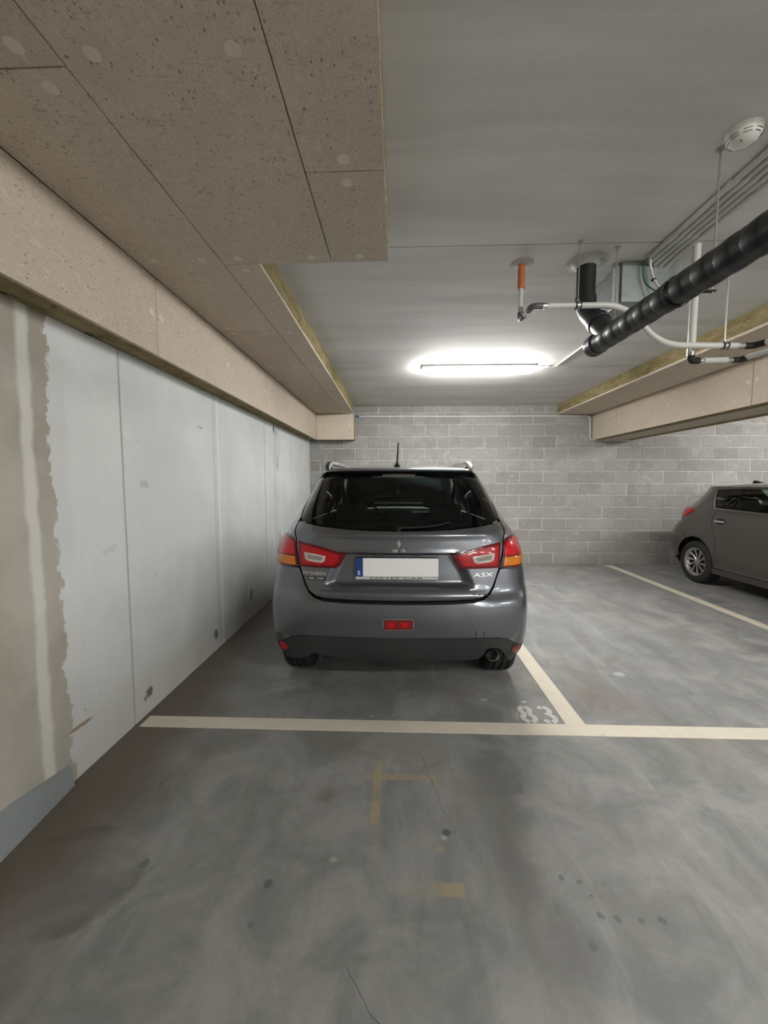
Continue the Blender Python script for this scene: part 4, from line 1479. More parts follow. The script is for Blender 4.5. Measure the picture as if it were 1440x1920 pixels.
# ---- bumper, painted upper part
arch = lambda a0, a1, r=.392, cy=.78, cz=.335, n=14: [(RU(cy + r * math.cos(R(a0 + (a1 - a0) * i / n)), cz + r * math.sin(R(a0 + (a1 - a0) * i / n))), cz + r * math.sin(R(a0 + (a1 - a0) * i / n))) for i in range(n + 1)]
bu = centre(hits([(CXP, 1196), (890, 1195.5), (930, 1194), (950, 1196)]) + hits([(962, 1203), (974, 1207)]) + [(RU(.36, .52), .525), (RU(.41, .52), .52)]
            + arch(152, 120) + [(RU(.50, .80), .80), (RU(.44, .955), .965)] + hits([(973, 1063), (945, 1066), (937.5, 1067), (931.5, 1082), (926, 1100), (919, 1114), (908, 1125), (890, 1131), (850, 1133.5), (CXP, 1134.5)]))
S.patch('rear_bumper', both(bu), M['paint_grey'], off=0.004, thick=0.016, g=0.022, smooth=50)
# ---- dark lower cladding
cl_ = centre(hits([(CXP, 1239), (850, 1238), (897, 1235), (905, 1228), (911, 1219), (920, 1214), (932, 1214), (941, 1219), (947, 1228), (951, 1237)]) + hits([(962, 1233.5), (976, 1226)])
             + [(RU(.37, .36), .37), (RU(.42, .44), .44)] + [(RU(.41, .515), .513), (RU(.36, .52), .518)] + hits([(974, 1208.5), (962, 1204.5), (950, 1197.5), (930, 1195.5), (890, 1197), (CXP, 1197.5)]))
cl_l = hits([(854, 1238), (894, 1231.5), (906, 1227), (914, 1231), (922, 1237.5), (949, 1237.5)]) + cl_[10:]
S.patch('lower_cladding', cl_ + [(-u, z) for u, z in cl_l[::-1] if abs(u) > 1e-5], M['clad'], off=0.003, thick=0.02, g=0.025, smooth=50)
S.patch('tow_cover', hits([(893, 1195), (906, 1194.5), (906, 1183), (893, 1183.5)]), M['paint_grey'], off=0.0062, thick=0.003, g=0.02)
S.strip('tow_cover_gap', hits([(892, 1195), (892, 1189), (892, 1182.5)]), 0.0025, M['gap'], off=0.0055, thick=0.002)
S.strip('tow_cover_gap', hits([(907, 1194.5), (907, 1189), (907, 1182.5)]), 0.0025, M['gap'], off=0.0055, thick=0.002)

# ---- fog lamp
fg = hits([(719, 1164), (721, 1162), (772, 1162), (775, 1164), (774, 1177), (771, 1180), (722, 1180), (719, 1177)])
fo = S.patch('fog_lamp', fg, M['lens_refl'], off=0.007, thick=0.006, g=0.015)
S.patch('lamp_surround', inset(fg, 0.005 if sum(fg[i][0] * fg[(i + 1) % 8][1] - fg[(i + 1) % 8][0] * fg[i][1] for i in range(8)) < 0 else -0.005), M['chrome'], fo, off=0.0052, thick=0.004, g=0.02)
for cxp in (734, 759):
    S.patch('bulb_reflector', hits([(cxp - 7, 1175), (cxp - 5, 1167), (cxp + 5, 1167), (cxp + 7, 1175)]), M['lens_bright_red'], fo, off=0.0085, thick=0.003, g=0.01)

# ---- round reflectors low on the corners
for s_ in (1, -1):
    u0, z0 = H(965.5, 1214.5)
    pts = [(u0 + 0.031 * math.cos(2 * math.pi * k / 20), z0 + 0.031 * math.sin(2 * math.pi * k / 20)) for k in range(20)]
    ro = S.patch('corner_reflector', pts, M['lens_bright_red'] if s_ < 0 else M['lens_refl'], off=0.010, thick=0.012, g=0.02, mirror=s_ < 0, rim=0.003)
    pts = [(u0 + 0.038 * math.cos(2 * math.pi * k / 20), z0 + 0.038 * math.sin(2 * math.pi * k / 20)) for k in range(20)]
    S.patch('reflector_surround', pts, M['clad'], ro, off=0.007, thick=0.010, g=0.02, mirror=s_ < 0)

# ---- tail lamps: inner part on the tailgate, outer part on the body
inner = hits([(936.5, 1016), (905, 1023.5), (875, 1032), (846.5, 1041), (852, 1051), (858, 1061), (862, 1065), (868, 1067), (900, 1066), (934.5, 1064.5)])
inner_l = hits([(932, 1022), (905, 1028.5), (880, 1036), (858, 1043), (863, 1054), (869, 1061.5), (900, 1061), (930, 1060)])
outer = hits([(938.5, 1064.5), (941, 1014.5), (950, 1006), (958, 1001)]) + hits([(967, 1005), (973, 1013)]) + [(RU(.40, 1.085), 1.085), (RU(.46, 1.03), 1.03), (RU(.44, .975), .975)] + hits([(973, 1060.5), (955, 1063)])
outer_l = hits([(943, 1041), (945, 1018), (957.5, 1006), (966, 1009), (971, 1016)]) + [(RU(.385, 1.072), 1.072), (RU(.43, 1.028), 1.028)] + hits([(973.5, 1036)])
amber = hits([(941.5, 1061), (943.5, 1045), (960, 1043), (974, 1039)]) + [(RU(.43, 1.02), 1.02), (RU(.42, .985), .985)] + hits([(971, 1057.5)])
clear = hits([(884, 1044), (905, 1040), (924.5, 1037), (923, 1050), (917, 1054), (893, 1057), (887.5, 1054)])
clear_i = hits([(889, 1046), (905, 1043.5), (919, 1041), (918, 1048.5), (894, 1053)])
for mir in (False, True):
    lo = S.patch('tail_lamp_inner', inner, M['lens_dark_red'], off=0.014, thick=0.02, g=0.02, mirror=mir, rim=0.004)
    S.patch('red_lens', inner_l, M['lens_red'], lo, off=0.017, thick=0.005, g=0.02, mirror=mir, rim=0.002)
    cl = S.patch('reversing_lens', clear, M['lens_clear'], lo, off=0.021, thick=0.006, g=0.015, mirror=mir, rim=0.002)
    S.patch('reversing_bulb_bowl', clear_i, M['lens_bowl'], lo, off=0.0225, thick=0.003, g=0.015, mirror=mir)
    lo = S.patch('tail_lamp_outer', outer, M['lens_dark_red'], off=0.014, thick=0.02, g=0.02, mirror=mir, rim=0.004)
    S.patch('red_lens', outer_l, M['lens_bright_red'], lo, off=0.017, thick=0.005, g=0.02, mirror=mir, rim=0.002)
    S.patch('amber_lens', amber, M['lens_amber'], lo, off=0.018, thick=0.006, g=0.02, mirror=mir, rim=0.002)

# ---- flanks
ug = [H(*p) for p in ((937, 1064), (942.5, 1012), (944, 992), (938, 978), (933, 970), (926.5, 951), (915.5, 926), (906, 904))]
quarter = ug + [(ug[-1][0] - 0.01, 1.555), (RU(.98, 1.555), 1.555), (RU(.95, 1.50), 1.50), (RU(.80, 1.30), 1.30), (RU(.79, 1.20), 1.20), (RU(.90, 1.135), 1.135), (RU(1.32, 1.125), 1.125), (RU(1.32, .85), .85), (RU(1.24, .62), .62), (RU(1.225, .45), .45), (RU(1.215, .385), .385)] \
    + arch(7, 119) + [(RU(.505, .80), .803), (RU(.445, .955), .968)] + hits([(975, 1062.5)])
rdoor = [(RU(1.327, 1.125), 1.125), (RU(2.22, 1.12), 1.12), (RU(2.22, .38), .38), (RU(1.222, .385), .385), (RU(1.232, .45), .45), (RU(1.247, .62), .62), (RU(1.327, .85), .85)]
fdoor = [(RU(2.227, 1.12), 1.12), (RU(3.05, 1.10), 1.10), (RU(3.0, .7), .70), (RU(2.98, .38), .38), (RU(2.227, .38), .38)]
fender = [(RU(3.057, 1.085), 1.085), (RU(3.30, 1.06), 1.06), (RU(3.75, .97), .97), (RU(3.95, .80), .80), (RU(3.95, .62), .62)] + arch(52, 155, cy=3.45)[0:15] + [(RU(3.007, .70), .70)]
sill = [(RU(1.15, .385), .372), (RU(3.05, .385), .372), (RU(3.05, .29), .29), (RU(1.15, .29), .29)]
qglass = [(RU(.96, 1.495), 1.495), (RU(.82, 1.30), 1.30), (RU(.81, 1.21), 1.21), (RU(.91, 1.145), 1.145), (RU(1.28, 1.135), 1.135), (RU(1.28, 1.51), 1.51)]
rglass = [(RU(1.31, 1.51), 1.51), (RU(1.31, 1.135), 1.135), (RU(2.18, 1.13), 1.13), (RU(2.12, 1.515), 1.515)]
fglass = [(RU(2.18, 1.515), 1.515), (RU(2.24, 1.13), 1.13), (RU(2.92, 1.13), 1.13), (RU(2.55, 1.36), 1.36), (RU(2.20, 1.50), 1.50)]
frame_t = [(RU(.98, 1.555), 1.555), (RU(.97, 1.52), 1.52), (RU(2.10, 1.525), 1.525), (RU(2.16, 1.555), 1.555)]
bpil = [(RU(2.13, 1.52), 1.52), (RU(2.19, 1.125), 1.125), (RU(2.235, 1.125), 1.125), (RU(2.175, 1.52), 1.52)]
cpil = [(RU(1.283, 1.515), 1.515), (RU(1.283, 1.13), 1.13), (RU(1.307, 1.13), 1.13), (RU(1.307, 1.515), 1.515)]
apil = [(RU(2.165, 1.55), 1.555), (RU(2.56, 1.37), 1.365), (RU(2.96, 1.125), 1.125), (S.U[8] + 0.02, 1.13), (S.U[8] - .02, 1.30), (S.U[8] - 0.01, 1.555)]
for mir in (False, True):
    S.patch('quarter_panel', quarter, M['paint_grey'], mirror=mir, g=0.035, smooth=45)
    d = S.patch('rear_door', rdoor, M['paint_grey'], mirror=mir, g=0.06, smooth=45)
    S.patch('door_handle', [(RU(1.42, 1.0), .985), (RU(1.62, 1.0), .985), (RU(1.62, 1.0), 1.015), (RU(1.42, 1.0), 1.015)], M['paint_grey'], d, off=0.035, thick=0.02, mirror=mir, rim=0.008)
    d = S.patch('front_door', fdoor, M['paint_grey'], mirror=mir, g=0.06, smooth=45)
    S.patch('door_handle', [(RU(2.32, 1.0), .985), (RU(2.52, 1.0), .985), (RU(2.52, 1.0), 1.015), (RU(2.32, 1.0), 1.015)], M['paint_grey'], d, off=0.035, thick=0.02, mirror=mir, rim=0.008)
    S.patch('fender', fender, M['paint_grey'], mirror=mir, g=0.05, smooth=45)
    S.patch('sill', sill, M['clad'], mirror=mir, g=0.06)
    S.patch('side_glass', qglass, M['glass_tint'], mirror=mir, g=0.06, off=0.001, thick=0.004)
    S.patch('side_glass', rglass, M['glass_tint'], mirror=mir, g=0.06, off=0.001, thick=0.004)
    S.patch('side_glass', fglass, M['glass_side'], mirror=mir, g=0.06, off=0.001, thick=0.004)
    S.patch('window_frame', frame_t, M['paint_grey'], mirror=mir, g=0.05)
    S.patch('door_pillar', bpil, M['ceramic'], mirror=mir, g=0.05, thick=0.03)
    S.patch('door_pillar', cpil, M['ceramic'], mirror=mir, g=0.05, thick=0.03)
    S.patch('windscreen_pillar', apil, M['paint_grey'], mirror=mir, g=0.05, thick=0.03)
    # mirrors
    mm = -1 if mir else 1
    mo = MB().rbox((mm * 0.90, 2.78, 1.05), (mm * 1.08, 2.90, 1.17), 0.03, None, 3).build('door_mirror', M['paint_grey'], suv, smooth=50)
    MB().box((mm * 0.915, 2.776, 1.065), (mm * 1.065, 2.781, 1.155)).build('mirror_face', M['mirror'], mo)
    MB().rbox((mm * 0.80, 2.80, 1.06), (mm * 0.91, 2.86, 1.09), 0.01).build('mirror_arm', M['clad'], mo)
# ---- nose and windscreen
ws = [(S.U[8] + 0.03, 1.13), (S.L, 1.13), (2 * S.L - S.U[8] - 0.03, 1.13), (2 * S.L - S.U[8] + 0.01, 1.30), (2 * S.L - S.U[8], 1.55), (S.L, 1.55), (S.U[8], 1.55), (S.U[8] - 0.01, 1.30)]
S.patch('windscreen', ws, M['glass_clear'], off=0.0, thick=0.004, g=0.06)
un = RU(3.30, 1.06)
hood = [(S.U[8] - 0.10, 1.095), (S.L, 1.105), (2 * S.L - S.U[8] + 0.10, 1.095), (2 * S.L - S.U[8] + .02, .90), (S.L, .88), (S.U[8] - .02, .90)]
S.patch('bonnet', hood, M['paint_grey'], g=0.06, smooth=45)
nose = [(RU(3.955, .66), .86), (S.U[8] + 0.02, .87), (S.L, .86), (2 * S.L - S.U[8] - .02, .87), (2 * S.L - RU(3.955, .66), .86), (2 * S.L - RU(3.9, .4), .32), (S.L, .32), (RU(3.9, .4), .32)]
S.patch('front_bumper', nose, M['paint_grey'], g=0.06, smooth=45)
S.patch('grille', [(S.L - .38, .80), (S.L + .38, .80), (S.L + .32, .45), (S.L - .32, .45)], M['clad'], off=0.012, thick=0.01, g=0.06)
for s_ in (-1, 1):
    S.patch('headlamp', [(S.L + s_ * .42, .84), (S.L + s_ * .42, .73), (S.L + s_ * .70, .74), (S.L + s_ * .82, .84)], M['lens_clear'], off=0.014, thick=0.01, g=0.04)

# ---- roof, spoiler, rails, aerial
roof, RG = roof_grid(S, 1.56, 0.074, suv, M['paint_grey'])
roof_grid(S, 1.555, 0.045, roof, M['interior'], 16, 20)[0].name = 'headliner'


def roof_z(x, y):
    p = RG.reshape(-1, 3)
    k = np.argsort(np.hypot(p[:, 0] - x, p[:, 1] - y))[:4]
    wgt = 1 / (np.hypot(p[k, 0] - x, p[k, 1] - y) + 1e-4)
    return float((p[k, 2] * wgt).sum() / wgt.sum())


sp = MB()
na = 40
for i in range(na + 1):
    a = -1 + 2 * i / na
    u = a * S.U[3] * 1.06
    p = S.P(np.array([u]), np.array([1.556]))[0]
    n_ = S.N(np.array([u]), np.array([1.54]))[0]
    n2 = Vector((n_[0], n_[1], 0)).normalized()
    k = 1 - 0.75 * abs(a) ** 5
    base = Vector((p[0], p[1], 0))
    prof = [(-0.20, roof_z(p[0] * .97, p[1] + .20) + 0.002), (-0.10, max(roof_z(p[0] * .98, p[1] + .10), 1.589 - 0.012 * (1 - k)) + 0.005 * k), (0.0, 1.583 - 0.012 * (1 - k)), (0.030 * k, 1.578 - 0.012 * (1 - k)), (0.046 * k, 1.571 - 0.012 * (1 - k)), (0.045 * k, 1.562 - 0.010 * (1 - k)), (0.0, 1.550)]
    for (dn, zz) in prof:
        q = base + n2 * dn
        sp.v.append(Vector((q.x, q.y, zz)))
m_ = 7
for i in range(na):
    for j in range(m_ - 1):
        sp.f.append((i * m_ + j, (i + 1) * m_ + j, (i + 1) * m_ + j + 1, i * m_ + j + 1))
sp.build('spoiler', M['paint_grey'], suv, smooth=40)
for s_ in (-1, 1):
    pts, xr = [], 0.515
    for y in (0.55, 0.60, 0.68, 0.85, 1.2, 1.6, 1.95, 2.06, 2.12):
        lift = 0.036 if 0.62 < y < 2.0 else (0.022 if 0.57 < y < 2.08 else -0.002)
        pts.append((s_ * (xr - 0.02 * (y < 0.6) + 0.004 * (y - .6)), y, 1.585 + 0.012 * min(1, (y - 0.5) / 0.6) + lift))
    ra = MB()
    ra.tube(pts, [0.014, 0.019, 0.019, 0.018, 0.018, 0.018, 0.018, 0.018, 0.014], 12)
    ro = ra.build('roof_rail', M['alloy'], suv, smooth=50)
    MB().tube([(s_ * (xr - .008), 0.47, 1.572), (s_ * xr, 0.52, 1.590), (s_ * xr, 0.59, 1.612), (s_ * xr, 0.68, 1.618)], [0.012, 0.022, 0.025, 0.021], 16).build('rail_foot', M['clad'] if s_ < 0 else M['alloy'], ro, smooth=60)
    MB().rbox((s_ * xr - 0.018, 1.98, 1.565), (s_ * xr + 0.018, 2.10, 1.612), 0.012, None, 3).build('rail_foot', M['clad'], ro, smooth=50)
ab = MB().lathe([(0.0, 0.030), (0.010, 0.028), (0.014, 0.018), (0.026, 0.004), (0.028, -0.012)], 20, Matrix.Translation((-0.012, 0.66, 1.602))).build('aerial_base', M['rubber'], suv, smooth=40)
MB().tube([(-0.012, 0.66, 1.625), (-0.008, 0.675, 1.70), (-0.004, 0.69, 1.785)], [0.007, 0.006, 0.005], 10).build('aerial_rod', M['rubber'], ab, smooth=40)

# ---- number plate and holder
pc = at_y(744, 1064.5, CY + 0.075)
pl = empty('number_plate', (pc.x - CX, pc.y - CY, pc.z), parent=suv)
pl.rotation_euler = (R(-3), 0, 0)
MB().rbox((-.262, 0.002, -.075), (.262, .030, .062), .004).build('plate_holder', M['plate_frame'], pl)
MB().rbox((-.2595, -.0015, -.056), (.2595, .002, .059), .0014, None, 1).build('plate_face', M['plate'], pl)
MB().box((-.2595, -.0024, -.056), (-.212, .001, .059)).build('blue_band', M['plate_blue'], pl)
text_mesh('B', .034, .0004, 'letter_b', M['plate'], pl, facing((-.236, -.0026, -.034), (0, -1, 0)), squash=.026)
MB().rbox((-.258, -.002, -.074), (.258, .003, -.0575), .001, None, 1).build('holder_strip', M['holder'], pl)
text_mesh('NAYEF CAR', .012, .0003, 'holder_lettering', M['holder_text'], pl, facing((.0, -.0024, -.0655), (0, -1, 0)), width=.33, squash=.012)
# plate lamps under the overhang
for xx in (-.12, .12):
    MB().rbox((xx - .03, .085, 1.024), (xx + .03, .115, 1.034), .003).build('plate_lamp', M['clad'], suv)

# ---- emblem of three diamonds, lettering
ec = at_y(747.3, 1029, CY + 0.055)
em = empty('emblem', (ec.x - CX, 0.062, ec.z), parent=suv)
em.rotation_euler = (R(-6), 0, 0)
for k in range(3):
    a = R(90 + 120 * k)
    d = Vector((math.cos(a), 0, math.sin(a)))
    q = Vector((-math.sin(a), 0, math.cos(a)))
    L, W = 0.055, 0.0158
    v = [d * 0.002, d * L / 2 + q * W, d * L, d * L / 2 - q * W]
    mb = MB()
    mb.v = [p.copy() for p in v] + [d * L / 2 + Vector((0, -0.008, 0))]
    mb.f = [(0, 1, 4), (1, 2, 4), (2, 3, 4), (3, 0, 4), (3, 2, 1, 0)]
    mb.build('diamond', M['chrome'], em)


def on_gate(px, py, lift=0.006):
    u, z = H(px, py)
    p = S.P(np.array([u]), np.array([z]))[0]
    n_ = S.N(np.array([u]), np.array([z]))[0]
    p = p + n_ * lift
    p[1] += float(gate_disp(np.array([p[0]]), np.array([p[2]]))[0])
    return Vector(p), Vector(n_)


p, n_ = on_gate(590.5, 1074.5)
text_mesh('MITSUBISHI', .024, .0012, 'maker_lettering', M['badge'], suv, facing(p, n_), width=.152, squash=.021)
p, n_ = on_gate(591.3, 1083.8)
bd = empty('small_badge', p, parent=suv)
fm = facing((0, 0, 0), n_)
MB().rbox((-.073, -.009, -.001), (.073, .009, .002), .001, fm, 1).build('badge_plate', M['clad'], bd)
for a, b in ((-.066, -.056), (-.040, -.006), (.012, .018), (.024, .058)):
    MB().box((a, -.0035, .002), (b, .0030, .0026), fm).build('badge_mark', M['holder'], bd)
p, n_ = on_gate(905, 1077.5)
text_mesh('ASX', .03, .0015, 'model_lettering', M['badge'], suv, facing(p, n_), width=.132, squash=.024, shear=0.15)
p, n_ = on_gate(900, 1115.5)
dsr = empty('dealer_sticker', p, parent=suv)
fm = facing((0, 0, 0), n_)
for a, b in ((-.048, -.030), (-.026, -.022), (-.016, .012), (.018, .050)):
    MB().box((a, -.004, -.0005), (b, .004, .0006), fm).build('sticker_mark', M['clad'], dsr)

# ---- rear wiper
MB().lathe([(0, .018), (.014, .016), (.018, 0.0), (.018, -.01)], 16, axis((0, S.P(np.array([0.]), np.array([1.185]))[0][1] + .01, 1.185), (0, -1, .4))).build('wiper_hub', M['rubber'], suv, smooth=40)
wl_ = [(0.0, 1.190), (0.12, 1.192), (0.25, 1.203), (0.34, 1.222)]
pw = [Vector(S.P(np.array([u]), np.array([z]))[0] + S.N(np.array([u]), np.array([z]))[0] * .014) for u, z in wl_]
MB().tube(pw, [.008, .006, .005, .004], 8).build('wiper_arm', M['rubber'], suv, smooth=40)

# ---- underside, exhaust, wheels
MB().rbox((-.56, .30, .24), (.56, 3.95, .50), .05, None, 3).build('underbody', M['gap'], suv, smooth=40)
MB().rbox((-.60, .30, .44), (.60, 3.6, .74), .04).build('floor_pan', M['gap'], suv, smooth=40)
MB().tube([(-.50, .30, .36), (.34, .30, .36)], .085, 20).build('silencer', M['brake'], suv, smooth=40)
ex = at_y(923, 1226.5, CY + .10)
ex = (ex.x - CX, .085, ex.z)
et = MB().lathe([(.034, .10), (.034, 0.0), (.0365, -.004), (.039, 0.0), (.039, .24)], 28, axis(ex, (0, 1, 0))).build('exhaust_tip', M['chrome'], suv, smooth=40)
MB().lathe([(0.0, .06), (.035, .06)], 20, axis(ex, (0, 1, 0))).build('exhaust_inside', M['gap'], et)
MB().tube([(ex[0], .30, ex[2]), (ex[0] - .05, .36, ex[2] - .01), (.30, .36, .37)], .03, 12).build('exhaust_pipe', M['brake'], et, smooth=40)
for y in (.78, 3.45):
    wheel(suv, .764, y, .334, .334, .215, 1, .215)
    wheel(suv, -.764, y, .334, .334, .215, -1, .215)
    MB().tube([(-.66, y, .334), (.66, y, .334)], .035, 12).build('axle_beam', M['brake'], suv, smooth=40)
for y in (.78, 3.45):
    for s_ in (-1, 1):
        mb = MB()
        n = 18
        for i in range(n + 1):
            an = R(-8 + 196 * i / n)
            cyy, czz = y + .40 * math.cos(an), .335 + .385 * math.sin(an)
            xo = .80
            mb.v += [Vector((s_ * .56, cyy, czz)), Vector((s_ * xo, cyy, czz))]
        for i in range(n):
            mb.f.append((2 * i, 2 * i + 1, 2 * i + 3, 2 * i + 2))
        mb.build('wheel_arch_liner', M['gap'], suv, smooth=60)

# ---- interior seen through the rear glass
inn = empty('cabin', (0, 0, 0), parent=suv)
seat(inn, -.40, 2.02, .50, hz=1.40, ztop=1.16)
seat(inn, .40, 2.02, .50, hz=1.40, ztop=1.16)
MB().rbox((-.66, .98, .55), (.66, 1.12, 1.13), .05, None, 3).build('rear_bench_back', M['fabric'], inn, smooth=50)
MB().rbox((-.66, 1.0, .42), (.66, 1.5, .58), .05, None, 3).build('rear_bench_seat', M['fabric'], inn, smooth=50)
for xx in (-.40, .0, .40):
    MB().rbox((xx - .13, .96, 1.14), (xx + .13, 1.05, 1.14 + (.10 if xx == 0 else .16)), .035, None, 3).build('rear_headrest', M['fabric'], inn, smooth=50)
MB().rbox((-.62, .26, 1.03), (.62, .96, 1.055), .008).build('parcel_shelf', M['interior'], inn)
MB().rbox((-.68, 2.85, .75), (.68, 3.30, 1.10), .06, None, 3).build('dashboard', M['interior'], inn, smooth=50)
MB().lathe([(.175, -.012), (.187, 0), (.175, .012), (.163, 0)], 32, axis((-.38, 2.68, 1.02), (0, -.9, .42)), closed=True).build('steering_wheel', M['interior'], inn, smooth=60)
mo = MB().rbox((-.115, 2.46, 1.395), (.115, 2.49, 1.465), .015, None, 3).build('interior_mirror', M['interior'], inn, smooth=50)
MB().tube([(0, 2.49, 1.44), (0, 2.56, 1.53)], .010, 8).build('mirror_stem', M['interior'], inn)
MB().box((-.105, 2.457, 1.405), (.105, 2.459, 1.458)).build('mirror_face', M['interior'], inn)
MB().rbox((-.02, 2.50, 1.33), (.02, 2.504, 1.39), .001, None, 1).build('hanging_tag', M['holder'], inn)
for s_ in (-1, 1):
    MB().tube([(s_ * .62, 1.98, 1.50), (s_ * .58, 1.95, 1.2), (s_ * .60, 1.95, .8)], .02, 8).build('seat_belt', M['interior'], inn)

# ------------------------------------------------------------------ the brown hatchback, backed up to the block wall
hb = empty('hatchback', (5.285, 6.745, 0), math.pi)
tag(hb, 'dark brown-grey hatchback on the right, its rear towards the block wall', 'car', 'parked cars')
rows2 = [
    (0.20, [(0, .14), (.32, .15), (.56, .19), (.69, .26), (.78, .40), (.84, .80), (.85, 2.1), (.85, 3.4), (.76, 3.95), (.5, 4.13), (0, 4.18)]),
    (0.34, [(0, .06), (.33, .07), (.60, .11), (.735, .185), (.82, .33), (.872, .80), (.868, 2.1), (.872, 3.4), (.79, 4.0), (.5, 4.2), (0, 4.25)]),
    (0.50, [(0, .015), (.34, .025), (.62, .068), (.765, .145), (.845, .30), (.884, .80), (.878, 2.1), (.884, 3.4), (.80, 4.02), (.5, 4.23), (0, 4.28)]),
    (0.65, [(0, .0), (.34, .01), (.625, .055), (.772, .135), (.850, .29), (.886, .80), (.880, 2.1), (.886, 3.4), (.80, 4.02), (.5, 4.23), (0, 4.28)]),
    (0.78, [(0, .055), (.33, .065), (.61, .11), (.752, .185), (.835, .33), (.882, .80), (.880, 2.1), (.882, 3.4), (.79, 4.0), (.5, 4.2), (0, 4.25)]),
    (0.90, [(0, .13), (.32, .14), (.59, .185), (.725, .26), (.812, .40), (.874, .80), (.876, 2.1), (.872, 3.35), (.74, 3.88), (.46, 4.04), (0, 4.08)]),
    (0.99, [(0, .135), (.32, .145), (.575, .20), (.705, .28), (.795, .43), (.860, .80), (.868, 2.1), (.84, 3.2), (.71, 3.55), (.42, 3.70), (0, 3.74)]),
    (1.07, [(0, .16), (.31, .17), (.555, .23), (.68, .31), (.768, .46), (.835, .82), (.848, 2.1), (.80, 2.98), (.68, 3.28), (.4, 3.42), (0, 3.46)]),
    (1.12, [(0, 0.200), (.30, 0.210), (.53, 0.270), (.645, 0.355), (.73, 0.510), (.795, 0.850), (.815, 2.050), (.77, 2.820), (.65, 3.100), (.38, 3.240), (0, 3.280)]),
    (1.25, [(0, 0.330), (.28, 0.340), (.49, 0.390), (.585, 0.470), (.655, 0.610), (.715, 0.925), (.745, 1.980), (.71, 2.500), (.60, 2.780), (.35, 2.920), (0, 2.960)]),
    (1.36, [(0, 0.410), (.26, 0.420), (.455, 0.465), (.54, 0.540), (.60, 0.670), (.65, 0.960), (.68, 1.920), (.65, 2.280), (.54, 2.520), (.32, 2.640), (0, 2.680)]),
    (1.425, [(0, 0.440), (.25, 0.450), (.435, 0.490), (.505, 0.550), (.56, 0.660), (.60, 0.950), (.63, 1.880), (.605, 2.160), (.50, 2.380), (.3, 2.480), (0, 2.520)]),
]
S2 = Shell(rows2, 0.8, hb)
Y2 = S2.u_at_y


def yz(pts):
    return [(Y2(y, z), z) for y, z in pts]


PB = M['paint_brown']
WZ, WR2, WY = .312, .312, .80


def arch2(a0, a1, r=.365, cy=WY, cz=WZ + .01, n=16):
    return yz([(cy + r * math.cos(R(a0 + (a1 - a0) * i / n)), cz + r * math.sin(R(a0 + (a1 - a0) * i / n))) for i in range(n + 1)])


# inner dark shell
S2.patch('inner_rear_shell', [(-Y2(.40, .8), .36), (Y2(.40, .8), .36), (Y2(.40, .9), 1.04), (-Y2(.40, .9), 1.04)], M['gap'], hb, off=-0.016, g=0.06)
for mir in (False, True):
    S2.patch('inner_side_shell', [(Y2(.42, .9), .70), (Y2(3.85, .8), .70), (Y2(3.5, .98), .98), (Y2(.42, .98), .98)], M['gap'], hb, off=-0.018, g=0.08, mirror=mir)
q2 = yz([(.48, .80), (.46, .90)]) + [(S2.U[4] - .01, .985), (S2.U[4] + .05, 1.06)] + [(S2.U[3] + .035, 1.10), (S2.U[3] + .02, 1.20), (S2.U[3] + .01, 1.36), (S2.U[3], 1.42)] + yz([(.90, 1.422), (.85, 1.375), (.885, 1.30), (.985, 1.18), (1.055, 1.115), (1.13, 1.112), (1.12, .85), (1.19, .62), (1.195, .45), (1.185, .30)]) + arch2(-3, 118)
bp2 = [(0, .335), (S2.u_at_x(.5, .34), .335)] + yz([(.34, .32), (.47, .36)]) + arch2(172, 119) + yz([(.475, .80), (.455, .90)]) + [(S2.u_at_x(.60, .80), .80), (0, .80)]
rd2 = yz([(1.136, 1.112), (2.10, 1.09), (2.16, .30), (1.191, .30), (1.201, .45), (1.196, .62), (1.126, .85)])
fd2 = yz([(2.106, 1.09), (2.95, 1.06), (3.0, .80), (2.95, .30), (2.166, .30)])
fe2 = yz([(2.957, 1.055), (3.2, 1.03), (3.75, .93), (3.92, .75), (3.92, .60)]) + arch2(46, 150, cy=3.40) + yz([(3.007, .80)])
sl2 = yz([(1.13, .292), (3.06, .292), (3.06, .21), (1.13, .21)])
wq2 = yz([(.865, 1.37), (.90, 1.30), (1.0, 1.185), (1.07, 1.123), (1.31, 1.115), (1.27, 1.385)])
wr2 = yz([(1.30, 1.387), (1.335, 1.115), (2.07, 1.10), (2.0, 1.395)])
wf2 = yz([(2.05, 1.395), (2.12, 1.10), (2.80, 1.08), (2.45, 1.26), (2.16, 1.375)])
fr2 = yz([(.90, 1.422), (.855, 1.378), (1.30, 1.392), (2.05, 1.40), (2.14, 1.422)])
bp_2 = yz([(2.003, 1.398), (2.075, 1.098), (2.115, 1.098), (2.047, 1.398)])
cp_2 = yz([(1.273, 1.39), (1.312, 1.113), (1.333, 1.113), (1.297, 1.39)])
ap2 = yz([(2.145, 1.42), (2.46, 1.27), (2.84, 1.075)]) + [(S2.U[8] + .02, 1.085), (S2.U[8] - .02, 1.25), (S2.U[8] - .01, 1.42)]
trim = yz([(.857, 1.36), (.89, 1.295), (.99, 1.18), (1.06, 1.116), (1.30, 1.108), (2.10, 1.094), (2.85, 1.072)])
lamp = [(S2.U[2] + .02, .985), (S2.U[2] + .03, 1.085)] + yz([(.42, 1.10), (.58, 1.095), (.70, 1.075), (.62, 1.03), (.54, .975), (.42, .955)])
